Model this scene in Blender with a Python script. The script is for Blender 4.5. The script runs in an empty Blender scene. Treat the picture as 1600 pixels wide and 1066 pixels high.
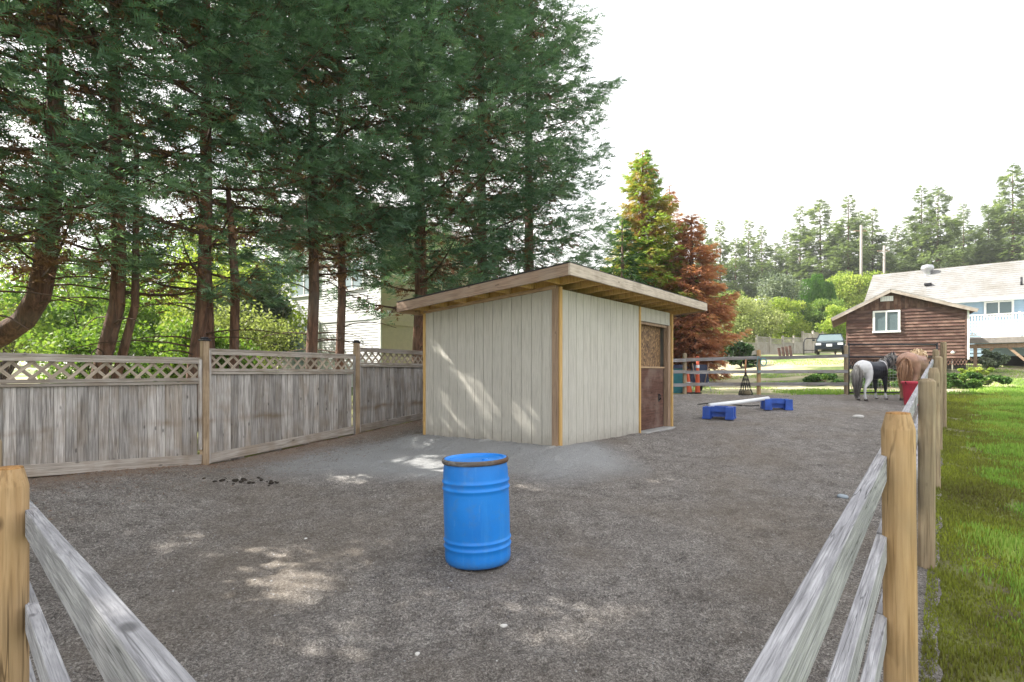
import bpy, bmesh, math, random
import numpy as np
from mathutils import Vector, Matrix, Euler
random.seed(7)
RNG = np.random.default_rng(11)
S = bpy.context.scene
COL = S.collection
PI = math.pi
F = 870.0; HZ = 583.0; CAMZ = 2.0          # focal length and horizon row measured on the photograph, eye height
# ------------------------------------------------------------------ camera
cam_d = bpy.data.cameras.new('camera'); cam = bpy.data.objects.new('camera', cam_d); COL.objects.link(cam)
cam.location = (0, 0, CAMZ); cam.rotation_euler = (PI/2, 0, 0)
cam_d.sensor_width = 36; cam_d.lens = F/1600*36; cam_d.shift_y = (HZ-533)/1600
cam_d.clip_start = 0.05; cam_d.clip_end = 2000
S.camera = cam
# ------------------------------------------------------------------ light
SUN_EL = math.radians(42); SUN_V = Vector((-0.97, 0.22, 0)).normalized()     # horizontal direction towards the sun
sv = Vector((SUN_V.x*math.cos(SUN_EL), SUN_V.y*math.cos(SUN_EL), math.sin(SUN_EL)))
W = bpy.data.worlds.new('World'); S.world = W; W.use_nodes = True
nt = W.node_tree; nt.nodes.clear()
out = nt.nodes.new('ShaderNodeOutputWorld'); bg = nt.nodes.new('ShaderNodeBackground')
sky = nt.nodes.new('ShaderNodeTexSky'); sky.sky_type = 'NISHITA'; sky.sun_disc = False
sky.sun_elevation = SUN_EL; sky.sun_rotation = math.atan2(SUN_V.x, SUN_V.y)
sky.air_density = 1.0; sky.dust_density = 2.0
tc = nt.nodes.new('ShaderNodeTexCoord'); ns = nt.nodes.new('ShaderNodeTexNoise')
ns.inputs['Scale'].default_value = 1.8; ns.inputs['Detail'].default_value = 6
mp = nt.nodes.new('ShaderNodeMapping'); mp.inputs['Scale'].default_value = (1, 1, 2.2)
cr = nt.nodes.new('ShaderNodeMapRange')
cr.inputs['From Min'].default_value = 0.38; cr.inputs['From Max'].default_value = 0.58
cr.inputs['To Min'].default_value = 0.45; cr.inputs['To Max'].default_value = 0.97
mx = nt.nodes.new('ShaderNodeMix'); mx.data_type = 'RGBA'
mx.inputs[7].default_value = (5.8, 5.65, 5.5, 1)                              # bright thin cloud
L = nt.links.new
L(tc.outputs['Generated'], mp.inputs['Vector']); L(mp.outputs[0], ns.inputs['Vector'])
L(ns.outputs['Fac'], cr.inputs['Value']); L(cr.outputs[0], mx.inputs[0])
L(sky.outputs[0], mx.inputs[6]); L(mx.outputs[2], bg.inputs['Color'])
bg.inputs['Strength'].default_value = 0.125
L(bg.outputs[0], out.inputs[0])
sd = bpy.data.lights.new('sun', 'SUN'); sd.energy = 5.0; sd.angle = math.radians(0.5); sd.color = (1, .95, .86)
so = bpy.data.objects.new('sun', sd); COL.objects.link(so); so.rotation_euler = sv.to_track_quat('Z', 'Y').to_euler()
so.location = (-20, 5, 30)
S.view_settings.view_transform = 'Standard'; S.view_settings.look = 'None'
S.view_settings.exposure = 1.58; S.view_settings.gamma = 1.0; S.view_settings.use_curve_mapping = False
S.render.engine = 'CYCLES'
# ------------------------------------------------------------------ survey helpers
def SX(px, Y): return (px-800.0)/F*Y
def SZ(py, Y): return CAMZ+(HZ-py)/F*Y
def sm(a, b, x):
    t = np.clip((x-a)/(b-a), 0, 1); return t*t*(3-2*t)
def vnoise(x, y, s=0):
    x = np.asarray(x, float); y = np.asarray(y, float)
    xi = np.floor(x).astype(np.int64); yi = np.floor(y).astype(np.int64); fx = x-xi; fy = y-yi
    fx = fx*fx*(3-2*fx); fy = fy*fy*(3-2*fy)
    def h(a, b):
        n = (a*374761393+b*668265263+s*1442695041) & 0x7fffffff
        n = ((n ^ (n >> 13))*1274126177) & 0x7fffffff
        return ((n ^ (n >> 16)) & 0xffff)/65535.0
    return (h(xi, yi)*(1-fx)+h(xi+1, yi)*fx)*(1-fy)+(h(xi, yi+1)*(1-fx)+h(xi+1, yi+1)*fx)*fy
def fbm(x, y, o=4, s=0):
    v = 0; a = .5
    for i in range(o): v = v+a*(vnoise(x*2**i, y*2**i, s+i)-.5); a *= .55
    return v
# ------------------------------------------------------------------ materials
MATS = {}
def nmat(name):
    m = bpy.data.materials.new(name); m.use_nodes = True
    t = m.node_tree; b = t.nodes['Principled BSDF']; return m, t, b
def ramp(t, fac, stops):
    r = t.nodes.new('ShaderNodeValToRGB'); e = r.color_ramp.elements
    while len(e) < len(stops): e.new(.5)
    for i, (p, c) in enumerate(stops): e[i].position = p; e[i].color = (*c, 1)
    t.links.new(fac, r.inputs[0]); return r.outputs[0]
def mixc(t, fac, a, b, mode='MIX'):
    n = t.nodes.new('ShaderNodeMix'); n.data_type = 'RGBA'; n.blend_type = mode
    if isinstance(fac, (int, float)): n.inputs[0].default_value = fac
    else: t.links.new(fac, n.inputs[0])
    for i, v in ((6, a), (7, b)):
        if isinstance(v, tuple): n.inputs[i].default_value = (*v[:3], 1)
        else: t.links.new(v, n.inputs[i])
    return n.outputs[2]
def math_(t, op, a, b=None, clamp=False):
    n = t.nodes.new('ShaderNodeMath'); n.operation = op; n.use_clamp = clamp
    for i, v in enumerate((a, b)):
        if v is None: continue
        if isinstance(v, (int, float)): n.inputs[i].default_value = v
        else: t.links.new(v, n.inputs[i])
    return n.outputs[0]
def coords(t, scale=(1, 1, 1), obj_random=True, kind='Object'):
    c = t.nodes.new('ShaderNodeTexCoord'); m = t.nodes.new('ShaderNodeMapping'); m.inputs['Scale'].default_value = scale
    t.links.new(c.outputs[kind], m.inputs['Vector'])
    if obj_random:
        oi = t.nodes.new('ShaderNodeObjectInfo')
        x = t.nodes.new('ShaderNodeCombineXYZ'); r = math_(t, 'MULTIPLY', oi.outputs['Random'], 37.0)
        t.links.new(r, x.inputs[0]); t.links.new(r, x.inputs[1]); t.links.new(x.outputs[0], m.inputs['Location'])
    return m.outputs[0]
def noise(t, vec, scale, detail=5, rough=.55, dist=0):
    n = t.nodes.new('ShaderNodeTexNoise'); n.inputs['Scale'].default_value = scale; n.inputs['Detail'].default_value = detail
    n.inputs['Roughness'].default_value = rough; n.inputs['Distortion'].default_value = dist
    t.links.new(vec, n.inputs['Vector']); return n.outputs['Fac']
def bump(t, b, h, strength=.4, dist=.01):
    n = t.nodes.new('ShaderNodeBump'); n.inputs['Strength'].default_value = strength; n.inputs['Distance'].default_value = dist
    t.links.new(h, n.inputs['Height']); t.links.new(n.outputs[0], b.inputs['Normal'])
def plain(name, c, rough=.6, metal=0, var=.15, bs=.15, scale=6, spec=.4):
    if name in MATS: return MATS[name]
    m, t, b = nmat(name); v = coords(t); n = noise(t, v, scale)
    c0 = tuple(x*(1-var) for x in c); c1 = tuple(min(1, x*(1+var)) for x in c)
    t.links.new(ramp(t, n, [(.3, c0), (.7, c1)]), b.inputs['Base Color'])
    b.inputs['Roughness'].default_value = rough; b.inputs['Metallic'].default_value = metal
    b.inputs['Specular IOR Level'].default_value = spec
    if bs: bump(t, b, noise(t, v, scale*12), bs, .004)
    MATS[name] = m; return m
def wood(name, dark, light, stain=None, axis=0, grain=1.0, rough=.8, objvar=.35, knots=True, stain_amt=.5, bstr=.5, cracks=0, rub=False, splash=False):
    """sawn timber: grain runs along the object's own axis, every piece gets its own tint"""
    if name in MATS: return MATS[name]
    m, t, b = nmat(name)
    sc = [22*grain]*3; sc[axis] = 1.3*grain
    v = coords(t, tuple(sc)); n1 = noise(t, v, 1.6, 6, .6, .6)
    sc2 = [60*grain]*3; sc2[axis] = 2.0
    v2 = coords(t, tuple(sc2)); n2 = noise(t, v2, 1.5, 3)
    v3 = coords(t); n3 = noise(t, v3, 2.2, 4)
    col = ramp(t, n1, [(.28, dark), (.5, tuple((a+c)/2 for a, c in zip(dark, light))), (.72, light)])
    col = mixc(t, math_(t, 'MULTIPLY', ramp(t, n2, [(.35, (1, 1, 1)), (.5, (0, 0, 0))]), .5), col, tuple(x*.5 for x in dark))
    if stain: col = mixc(t, math_(t, 'MULTIPLY', ramp(t, n3, [(.45, (0, 0, 0)), (.62, (1, 1, 1))]), stain_amt), col, stain)
    if cracks:
        sc4 = [26*grain]*3; sc4[axis] = .9*grain
        n4 = noise(t, coords(t, tuple(sc4)), 1.0, 2, .4, .3)
        ck = ramp(t, n4, [(.478, (0, 0, 0)), (.495, (1, 1, 1)), (.505, (1, 1, 1)), (.522, (0, 0, 0))])
        msk = ramp(t, noise(t, v3, 1.1, 2), [(.45, (0, 0, 0)), (.6, (1, 1, 1))])
        ck = math_(t, 'MULTIPLY', math_(t, 'MULTIPLY', ck, msk), cracks); col = mixc(t, ck, col, tuple(x*.25 for x in dark))
    if knots:
        sk = [7.0]*3; sk[axis] = 3.2
        vo = t.nodes.new('ShaderNodeTexVoronoi'); vo.inputs['Scale'].default_value = 1.0
        t.links.new(coords(t, tuple(sk)), vo.inputs['Vector'])
        k = ramp(t, vo.outputs['Distance'], [(.06, (1, 1, 1)), (.12, (0, 0, 0))])
        col = mixc(t, math_(t, 'MULTIPLY', k, .75), col, tuple(x*.35 for x in dark))
    if splash:                                 # mud kicked up on the foot of the boards
        ge = t.nodes.new('ShaderNodeNewGeometry'); sx = t.nodes.new('ShaderNodeSeparateXYZ'); t.links.new(ge.outputs['Position'], sx.inputs[0])
        nz = noise(t, ge.outputs['Position'], 9.0, 6, .7); zc = math_(t, 'ADD', sx.outputs[2], math_(t, 'MULTIPLY', nz, -.5))
        low = math_(t, 'SUBTRACT', 1.0, math_(t, 'MULTIPLY', math_(t, 'SUBTRACT', zc, .60), 4.0), True); col = mixc(t, math_(t, 'MULTIPLY', low, .55), col, (.30, .27, .23))
        sp_ = ramp(t, noise(t, ge.outputs['Position'], 38, 2), [(.68, (0, 0, 0)), (.74, (1, 1, 1))]); col = mixc(t, math_(t, 'MULTIPLY', sp_, .35), col, (.33, .29, .24))
    if rub:                                    # brown rubbed streak along the boards where horses scratch
        ge = t.nodes.new('ShaderNodeNewGeometry'); sx = t.nodes.new('ShaderNodeSeparateXYZ'); t.links.new(ge.outputs['Position'], sx.inputs[0])
        nz = noise(t, ge.outputs['Position'], 2.0, 5); zc = math_(t, 'ADD', sx.outputs[2], math_(t, 'MULTIPLY', nz, .22))
        band = math_(t, 'SUBTRACT', 1.0, math_(t, 'MULTIPLY', math_(t, 'ABSOLUTE', math_(t, 'SUBTRACT', zc, 1.42)), 14.0), True)
        band = math_(t, 'MULTIPLY', band, ramp(t, noise(t, ge.outputs['Position'], 1.3, 3), [(.45, (0, 0, 0)), (.6, (1, 1, 1))]))
        col = mixc(t, math_(t, 'MULTIPLY', band, .75), col, (.17, .11, .06))
        low = math_(t, 'SUBTRACT', 1.0, math_(t, 'MULTIPLY', math_(t, 'SUBTRACT', zc, .75), 2.4), True); col = mixc(t, math_(t, 'MULTIPLY', low, .45), col, (.20, .175, .15))
    oi = t.nodes.new('ShaderNodeObjectInfo')
    hsv = t.nodes.new('ShaderNodeHueSaturation')
    mr = t.nodes.new('ShaderNodeMapRange'); mr.inputs['To Min'].default_value = 1-objvar; mr.inputs['To Max'].default_value = 1+objvar*.8
    t.links.new(oi.outputs['Random'], mr.inputs['Value']); t.links.new(mr.outputs[0], hsv.inputs['Value'])
    t.links.new(col, hsv.inputs['Color']); t.links.new(hsv.outputs[0], b.inputs['Base Color'])
    b.inputs['Roughness'].default_value = rough; b.inputs['Specular IOR Level'].default_value = .25
    bump(t, b, math_(t, 'ADD', n1, math_(t, 'MULTIPLY', n2, .5)), bstr, .006)
    MATS[name] = m; return m
def foliage(name, c0, c1, c2=None, trans=.35, rough=.6, patch=None, patch_amt=0, pscale=.6, spec=.25):
    """leaf: colour from the 'tint' attribute of each spray, with a little light through it"""
    if name in MATS: return MATS[name]
    m, t, b = nmat(name)
    a = t.nodes.new('ShaderNodeAttribute'); a.attribute_name = 'tint'
    stops = [(0, c0), (1, c1)] if c2 is None else [(0, c0), (.6, c1), (1, c2)]
    col = ramp(t, a.outputs['Fac'], stops)
    if patch:
        n = noise(t, coords(t, obj_random=False), pscale, 3)
        col = mixc(t, math_(t, 'MULTIPLY', ramp(t, n, [(.5, (0, 0, 0)), (.58, (1, 1, 1))]), patch_amt), col, patch)
    t.links.new(col, b.inputs['Base Color']); b.inputs['Roughness'].default_value = rough
    b.inputs['Specular IOR Level'].default_value = spec
    tr = t.nodes.new('ShaderNodeBsdfTranslucent'); ms = t.nodes.new('ShaderNodeMixShader'); ms.inputs[0].default_value = trans
    g = mixc(t, 1.0, col, (1.0, 1.1, .55), 'MULTIPLY')
    t.links.new(g, tr.inputs['Color'])
    o = t.nodes['Material Output']; t.links.new(b.outputs[0], ms.inputs[1]); t.links.new(tr.outputs[0], ms.inputs[2])
    t.links.new(ms.outputs[0], o.inputs['Surface'])
    MATS[name] = m; return m

M_fence = wood('weathered_cedar', (.18, .165, .155), (.56, .53, .505), stain=(.22, .165, .11), axis=2, stain_amt=.45, objvar=.30, bstr=.8, cracks=.6, rub=True)
M_fence_h = wood('weathered_cedar_rail', (.23, .20, .17), (.45, .41, .37), stain=(.20, .15, .10), axis=0, objvar=.15)
M_lattice = wood('lattice_cedar', (.25, .20, .15), (.48, .41, .33), axis=0, objvar=.2, knots=False)
M_fpost = wood('fence_post_cedar', (.26, .18, .11), (.46, .36, .25), stain=(.14, .09, .05), axis=2, objvar=.1)
M_post = wood('round_post_pine', (.36, .22, .10), (.54, .37, .20), stain=(.33, .24, .14), axis=2, objvar=.10, grain=.9, rough=.75, cracks=.8)
M_postend = wood('cut_post_end', (.20, .10, .035), (.50, .28, .11), axis=2, objvar=.05, knots=False)
M_postgrey = wood('aged_post_pine', (.25, .18, .11), (.46, .37, .25), stain=(.20, .17, .12), axis=2, objvar=.14, grain=.8)
M_rail = wood('bleached_rail', (.21, .21, .225), (.56, .56, .59), stain=(.26, .26, .28), axis=0, objvar=.10, stain_amt=.6, bstr=1.0, grain=2.2, cracks=.9)
M_railb = wood('grey_back_rail', (.16, .155, .16), (.38, .37, .38), stain=(.22, .19, .16), axis=0, objvar=.25, stain_amt=.6, cracks=.5)
M_sidingw = wood('primed_siding', (.49, .47, .42), (.55, .53, .475), stain=(.45, .425, .375), axis=2, objvar=.035, knots=False, stain_amt=.3, rough=.7, bstr=.3, splash=True)
M_backing = plain('groove_shadow_board', (.33, .31, .27), .9)
M_lum_y = wood('fresh_fir', (.50, .30, .10), (.68, .46, .20), axis=2, objvar=.06)
M_lum_x = wood('fir_lumber', (.33, .215, .13), (.56, .40, .26), stain=(.24, .16, .10), axis=0, objvar=.14)
M_lum_b = wood('aged_fir_upright', (.23, .155, .105), (.42, .30, .21), axis=2, objvar=.08)
M_fasc_lit = wood('sunlit_fascia', (.46, .38, .31), (.66, .58, .50), stain=(.22, .17, .13), axis=0, objvar=.08, stain_amt=.4)  # door side fascia, sunlight put into the paler colour
M_fasc_shade = wood('shaded_fascia', (.20, .135, .10), (.38, .275, .205), stain=(.30, .24, .19), axis=0, objvar=.05, stain_amt=.5)  # left fascia, shade put into the darker brown
M_ply = wood('sheathing_ply', (.48, .31, .15), (.68, .46, .25), axis=0, objvar=.1, knots=False)
M_door = wood('red_brown_door_ply', (.075, .033, .024), (.15, .075, .055), stain=(.23, .17, .14), axis=0, objvar=.1, grain=.7, stain_amt=.5)
M_roofing = plain('black_roll_roofing', (.035, .035, .035), .9)
M_brown = wood('brown_stained_siding', (.07, .037, .030), (.17, .095, .075), stain=(.25, .16, .125), axis=0, objvar=.32, grain=.8, stain_amt=.55)
M_white = plain('white_paint', (.78, .78, .76), .5, var=.06, bs=.05)
M_vinyl = plain('white_vinyl_siding', (.72, .72, .73), .5, var=.05, bs=.05)
M_cream = plain('cream_siding', (.60, .52, .36), .6, var=.06, bs=.05)
M_blue_sid = plain('pale_blue_siding', (.30, .42, .53), .6, var=.06, bs=.05)
M_black = plain('black_metal', (.03, .03, .035), .45, .6, bs=.1)
M_galv = plain('galvanised_metal', (.45, .46, .48), .4, .8, bs=.1)
M_dark = plain('painted_shade', (.02, .018, .016), .9)  # near-black that stands in for shade in hollows
M_rubber = plain('black_rubber', (.018, .018, .018), .8)
M_orange = plain('orange_plastic', (.62, .10, .035), .45, var=.1, bs=.05)
M_white_pl = plain('white_plastic', (.80, .82, .84), .35, var=.04, bs=.03)
M_red_pl = plain('faded_red_plastic', (.60, .05, .09), .45, var=.25, bs=.08, scale=4)
M_teal = plain('teal_plastic', (.02, .16, .19), .5, bs=.08)
M_concrete = plain('concrete', (.33, .33, .32), .9, bs=.4, scale=5)
M_bark = None
def make_bark():
    m, t, b = nmat('conifer_bark'); v = coords(t, (9, 9, 1.6)); n = noise(t, v, 1.4, 7, .65, 1.0); n2 = noise(t, coords(t), 1.2, 3)
    c = ramp(t, n, [(.3, (.035, .018, .012)), (.5, (.13, .068, .045)), (.7, (.27, .145, .095))])
    c = mixc(t, ramp(t, n2, [(.45, (0, 0, 0)), (.65, (.6, .6, .6))]), c, (.12, .10, .08))
    t.links.new(c, b.inputs['Base Color']); b.inputs['Roughness'].default_value = .95; bump(t, b, n, 1.0, .05); return m
M_bark = make_bark()
M_twig = plain('dead_twig', (.085, .05, .035), .9, var=.4, bs=.2)
def glass(name='window_glass', tint=(.10, .14, .15)):
    if name in MATS: return MATS[name]
    m, t, b = nmat(name); b.inputs['Base Color'].default_value = (*tint, 1); b.inputs['Roughness'].default_value = .08
    b.inputs['Specular IOR Level'].default_value = .45; b.inputs['IOR'].default_value = 1.45
    v = coords(t); bump(t, b, noise(t, v, 1.5), .05, .02); MATS[name] = m; return m
M_glass = glass(); M_glass_light = glass('curtained_glass', (.32, .38, .42))
def osb():
    m, t, b = nmat('oriented_strand_board'); v = coords(t, (1, 1, 1))
    vo = t.nodes.new('ShaderNodeTexVoronoi'); vo.inputs['Scale'].default_value = 26; vo.inputs['Randomness'].default_value = 1
    t.links.new(v, vo.inputs['Vector']); sp = t.nodes.new('ShaderNodeSeparateColor'); t.links.new(vo.outputs['Color'], sp.inputs[0])
    c = ramp(t, sp.outputs[0], [(0, (.08, .04, .018)), (.5, (.19, .105, .048)), (1, (.34, .21, .10))])
    t.links.new(c, b.inputs['Base Color']); b.inputs['Roughness'].default_value = .7; bump(t, b, sp.outputs[1], .3, .004); return m
M_osb = osb()
# ------------------------------------------------------------------ objects
def link(o, parent=None):
    COL.objects.link(o)
    if parent is not None: o.parent = parent
    return o
def tag(o, label=None, cat=None, group=None, kind=None):
    if label: o['label'] = label
    if cat: o['category'] = cat
    if group: o['group'] = group
    if kind: o['kind'] = kind
    return o
def thing(name, label, cat, loc=(0, 0, 0), rotz=0, group=None):
    o = bpy.data.objects.new(name, None); o.empty_display_size = .2; COL.objects.link(o)
    o.location = loc; o.rotation_euler = (0, 0, rotz); tag(o, label, cat, group); return o
def local(parent, p):
    """world point -> the thing's own frame"""
    if parent is None: return Vector(p)
    c = parent; M = Matrix.Identity(4)
    while c is not None: M = (Matrix.LocRotScale(c.location, c.rotation_euler, None)) @ M; c = c.parent
    return M.inverted() @ Vector(p)
def ob(name, me, mat=None, parent=None, loc=(0, 0, 0), rot=None, kind=None, label=None):
    o = bpy.data.objects.new(name, me)
    if mat is not None and not me.materials:
        for mm in (mat if isinstance(mat, (list, tuple)) else [mat]): me.materials.append(mm)
    o.location = loc
    if rot is not None:
        if isinstance(rot, Matrix): o.rotation_euler = rot.to_euler()
        else: o.rotation_euler = rot
    link(o, parent)
    if kind: o['kind'] = kind
    if label: o['label'] = label
    return o
def np_mesh(name, V, Q, tint=None, smooth=False):
    """V (n,3); Q (m,k) faces of equal size"""
    me = bpy.data.meshes.new(name); V = np.asarray(V, np.float32); Q = np.asarray(Q, np.int32); k = Q.shape[1]
    me.vertices.add(len(V)); me.vertices.foreach_set('co', V.ravel())
    me.loops.add(Q.size); me.loops.foreach_set('vertex_index', Q.ravel())
    me.polygons.add(len(Q)); me.polygons.foreach_set('loop_start', np.arange(0, Q.size, k, dtype=np.int32))
    if smooth: me.polygons.foreach_set('use_smooth', np.ones(len(Q), bool))
    if tint is not None:
        a = me.attributes.new('tint', 'FLOAT', 'POINT'); a.data.foreach_set('value', np.asarray(tint, np.float32))
    me.update(calc_edges=True); return me
BOX = {}
BF = [(0, 3, 2, 1), (4, 5, 6, 7), (0, 1, 5, 4), (1, 2, 6, 5), (2, 3, 7, 6), (3, 0, 4, 7)]
def box(sx, sy, sz, mat=None, bev=0.0, seg=1, jit=0):
    key = (round(sx, 4), round(sy, 4), round(sz, 4), mat.name if mat else '', bev, seg, jit)
    if key in BOX and not jit: return BOX[key]
    bm = bmesh.new(); bmesh.ops.create_cube(bm, size=1)
    for v in bm.verts: v.co = Vector((v.co.x*sx, v.co.y*sy, v.co.z*sz))
    if bev: bmesh.ops.bevel(bm, geom=bm.edges[:], offset=bev, segments=1, affect='EDGES', clamp_overlap=True)
    if seg > 1:
        n = [e for e in bm.edges if abs((e.verts[0].co-e.verts[1].co).x) > sx*.6]
        bmesh.ops.subdivide_edges(bm, edges=n, cuts=seg, use_grid_fill=True)
    if jit:
        for v in bm.verts:
            r = random.Random(int(v.co.x*1000)); v.co.y += (r.random()-.5)*jit; v.co.z += (r.random()-.5)*jit+(random.random()-.5)*jit*.4
    me = bpy.data.meshes.new('box'); bm.to_mesh(me); bm.free()
    if mat: me.materials.append(mat)
    BOX[key] = me; return me
def bx(name, parent, c, s, mat, bev=0, rot=None, kind=None, label=None):
    """box part in the parent's frame, c = centre, s = size"""
    return ob(name, box(*s, mat, bev), None, parent, c, rot, kind, label)
def frame_from(A, B):
    A = Vector(A); B = Vector(B); d = (B-A).normalized(); y = Vector((0, 0, 1)).cross(d)
    if y.length < 1e-4: y = Vector((0, 1, 0))
    y.normalize(); z = d.cross(y)
    return Matrix((d, y, z)).transposed()
def beam(name, parent, A, B, t, h, mat, bev=0, seg=1, jit=0, label=None):
    """timber from A to B (parent's frame), t wide sideways, h high"""
    A = Vector(A); B = Vector(B)
    return ob(name, box((B-A).length, t, h, mat, bev, seg, jit), None, parent, (A+B)/2, frame_from(A, B), label=label)
def lathe_mesh(prof, n=24, mat=None, jit=0, smooth=True, flat_from=None):
    P = np.array(prof, float); k = len(P); a = np.linspace(0, 2*PI, n, endpoint=False)
    V = np.zeros((k, n, 3)); V[..., 0] = P[:, 0:1]*np.cos(a); V[..., 1] = P[:, 0:1]*np.sin(a); V[..., 2] = P[:, 1:2]
    if jit: V[..., :2] *= 1+jit*(RNG.random((1, n, 1))-.5)+jit*.4*(RNG.random((k, n, 1))-.5)
    V = V.reshape(-1, 3); i = np.arange(k-1)[:, None]*n; j = np.arange(n)[None]; j2 = (j+1) % n
    Q = np.stack([i+j, i+j2, i+n+j2, i+n+j], -1).reshape(-1, 4)
    me = np_mesh('lathe', V, Q, smooth=smooth)
    if mat: me.materials.append(mat)
    return me
def tube(pts, rad, n=8, mat=None, jit=0):
    """tapered tube along points"""
    P = [Vector(p) for p in pts]; k = len(P); R = rad if hasattr(rad, '__len__') else [rad]*k; V = []
    up = Vector((.13, .21, .97))
    for i, p in enumerate(P):
        d = (P[min(i+1, k-1)]-P[max(i-1, 0)]).normalized(); x = d.cross(up)
        if x.length < .1: x = d.cross(Vector((1, 0, 0)))
        x.normalize(); y = d.cross(x)
        for j in range(n):
            a = 2*PI*j/n; rr = R[i]*(1+(random.random()-.5)*jit); V.append(p+(x*math.cos(a)+y*math.sin(a))*rr)
    Fq = [(i*n+j, i*n+(j+1) % n, (i+1)*n+(j+1) % n, (i+1)*n+j) for i in range(k-1) for j in range(n)]
    c0 = len(V); V.append(P[0]); V.append(P[-1])
    T = [(c0, (j+1) % n, j, j) for j in range(n)]
    me = bpy.data.meshes.new('tube')
    me.from_pydata([tuple(v) for v in V], [], Fq+[(c0, (j+1) % n, j) for j in range(n)]+[(c0+1, (k-1)*n+j, (k-1)*n+(j+1) % n) for j in range(n)])
    me.polygons.foreach_set('use_smooth', [True]*len(me.polygons))
    if mat: me.materials.append(mat)
    return me
class MB:
    """collects shapes into ONE mesh"""
    def __init__(s): s.V = []; s.F = []
    def box(s, c, sz, R=None):
        b = len(s.V); c = Vector(c)
        for (x, y, z) in ((-1, -1, -1), (1, -1, -1), (1, 1, -1), (-1, 1, -1), (-1, -1, 1), (1, -1, 1), (1, 1, 1), (-1, 1, 1)):
            v = Vector((x*sz[0]/2, y*sz[1]/2, z*sz[2]/2)); s.V.append(tuple(c+(R @ v if R else v)))
        s.F += [tuple(b+i for i in f) for f in BF]
    def bar(s, A, B, t, h):
        A = Vector(A); B = Vector(B); s.box((A+B)/2, ((B-A).length, t, h), frame_from(A, B))
    def poly(s, pts, face=None):
        b = len(s.V); s.V += [tuple(p) for p in pts]
        s.F += [tuple(b+i for i in f) for f in (face or [tuple(range(len(pts)))])]
    def prism(s, poly2, fn0, fn1):
        b = len(s.V); n = len(poly2); s.V += [tuple(fn0(p)) for p in poly2]+[tuple(fn1(p)) for p in poly2]
        s.F += [tuple(b+i for i in range(n))[::-1], tuple(b+n+i for i in range(n))]
        s.F += [(b+i, b+(i+1) % n, b+n+(i+1) % n, b+n+i) for i in range(n)]
    def mesh(s, name='mesh'):
        me = bpy.data.meshes.new(name); me.from_pydata(s.V, [], s.F); me.update()
        bm = bmesh.new(); bm.from_mesh(me); bmesh.ops.recalc_face_normals(bm, faces=bm.faces[:]); bm.to_mesh(me); bm.free(); return me
    def build(s, name, mat, parent=None, loc=(0, 0, 0), rot=None, kind=None, label=None): return ob(name, s.mesh(name), mat, parent, loc, rot, kind, label)
def dup(root, loc, rotz=None, label=None, name=None, scale=None):
    r = root.copy(); COL.objects.link(r); r.location = loc
    if rotz is not None: r.rotation_euler[2] = rotz
    if scale is not None: r.scale = scale
    if label: r['label'] = label
    for ch in list(root.children):
        c = ch.copy(); COL.objects.link(c); c.parent = r
        for g in ch.children: d = g.copy(); COL.objects.link(d); d.parent = c
    return r
# ================================================================== TERRAIN
CX, CY = SX(872, 8.5), 8.5                                   # near corner of the stable
SA = math.atan2(.792, .610); SR = Vector((.610, .792, 0)); SL = Vector((-.792, .610, 0))
YS = [-60, -5, 0, 4.7, 7.05, 11.75, 18.8, 22, 26, 30, 36, 50, 80, 600]
ZR = [-2.5, -.4, 0, .352, .533, .852, 1.265, 1.50, 2.0, 2.45, 3.05, 3.9, 5, 12]
ZL = [-2.5, -.4, 0, .352, .533, .852, 1.265, 1.40, 1.52, 1.62, 1.8, 2.1, 3.0, 12]
def ground(x, y, micro=False):
    x = np.asarray(x, float); y = np.asarray(y, float)
    w = sm(7, 19, x); z = np.interp(y, YS, ZL)*(1-w)+np.interp(y, YS, ZR)*w
    fx = bfx(y); tz = .66+.075*np.clip(8.17-y, 0, 8); kk = (1-sm(.0, 3.2, x-fx))*(1-sm(7.2, 9.5, y))*sm(-3, 2, y); z = z+np.maximum(tz-z, 0)*kk
    # made-up gravel pad round the stable
    dx = x-CX; dy = y-CY; u = dx*SR.x+dy*SR.y; v = dx*SL.x+dy*SL.y
    d = np.hypot(np.maximum(np.maximum(-u, u-4.5), 0), np.maximum(np.maximum(-v, v-2.9), 0))
    pad = .862-.012*np.clip(u, 0, 4.5)
    k = 1-sm(.12, 1.0, d+.25*fbm(x*1.7, y*1.7, 3, 5)); z = z+(pad-z)*np.where(pad > z, k, k*.8)
    return z
RFA = (-.17, .774)                                           # right fence line x = a + b y
def bfx(y): return -4.53+.5237*(y-8.17)                       # board fence line
def rfx(y): return RFA[0]+RFA[1]*y
def bfx(y): return -4.53+.5237*(y-8.17)                       # board fence line
def in_arena_bounds(y): return bfx(y)-.02, rfx(y)+.13
def grid_sheet(xs_of_y, ys, n, hfun):
    V = []; ys = np.asarray(ys)
    for y in ys:
        a, b = xs_of_y(y); x = np.linspace(a, b, n); V.append(np.stack([x, np.full(n, y), hfun(x, np.full(n, y))], -1))
    V = np.array(V).reshape(-1, 3); r = len(ys); i = np.arange(r-1)[:, None]*n; j = np.arange(n-1)[None]
    Q = np.stack([i+j, i+j+1, i+n+j+1, i+n+j], -1).reshape(-1, 4); return V, Q
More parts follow.
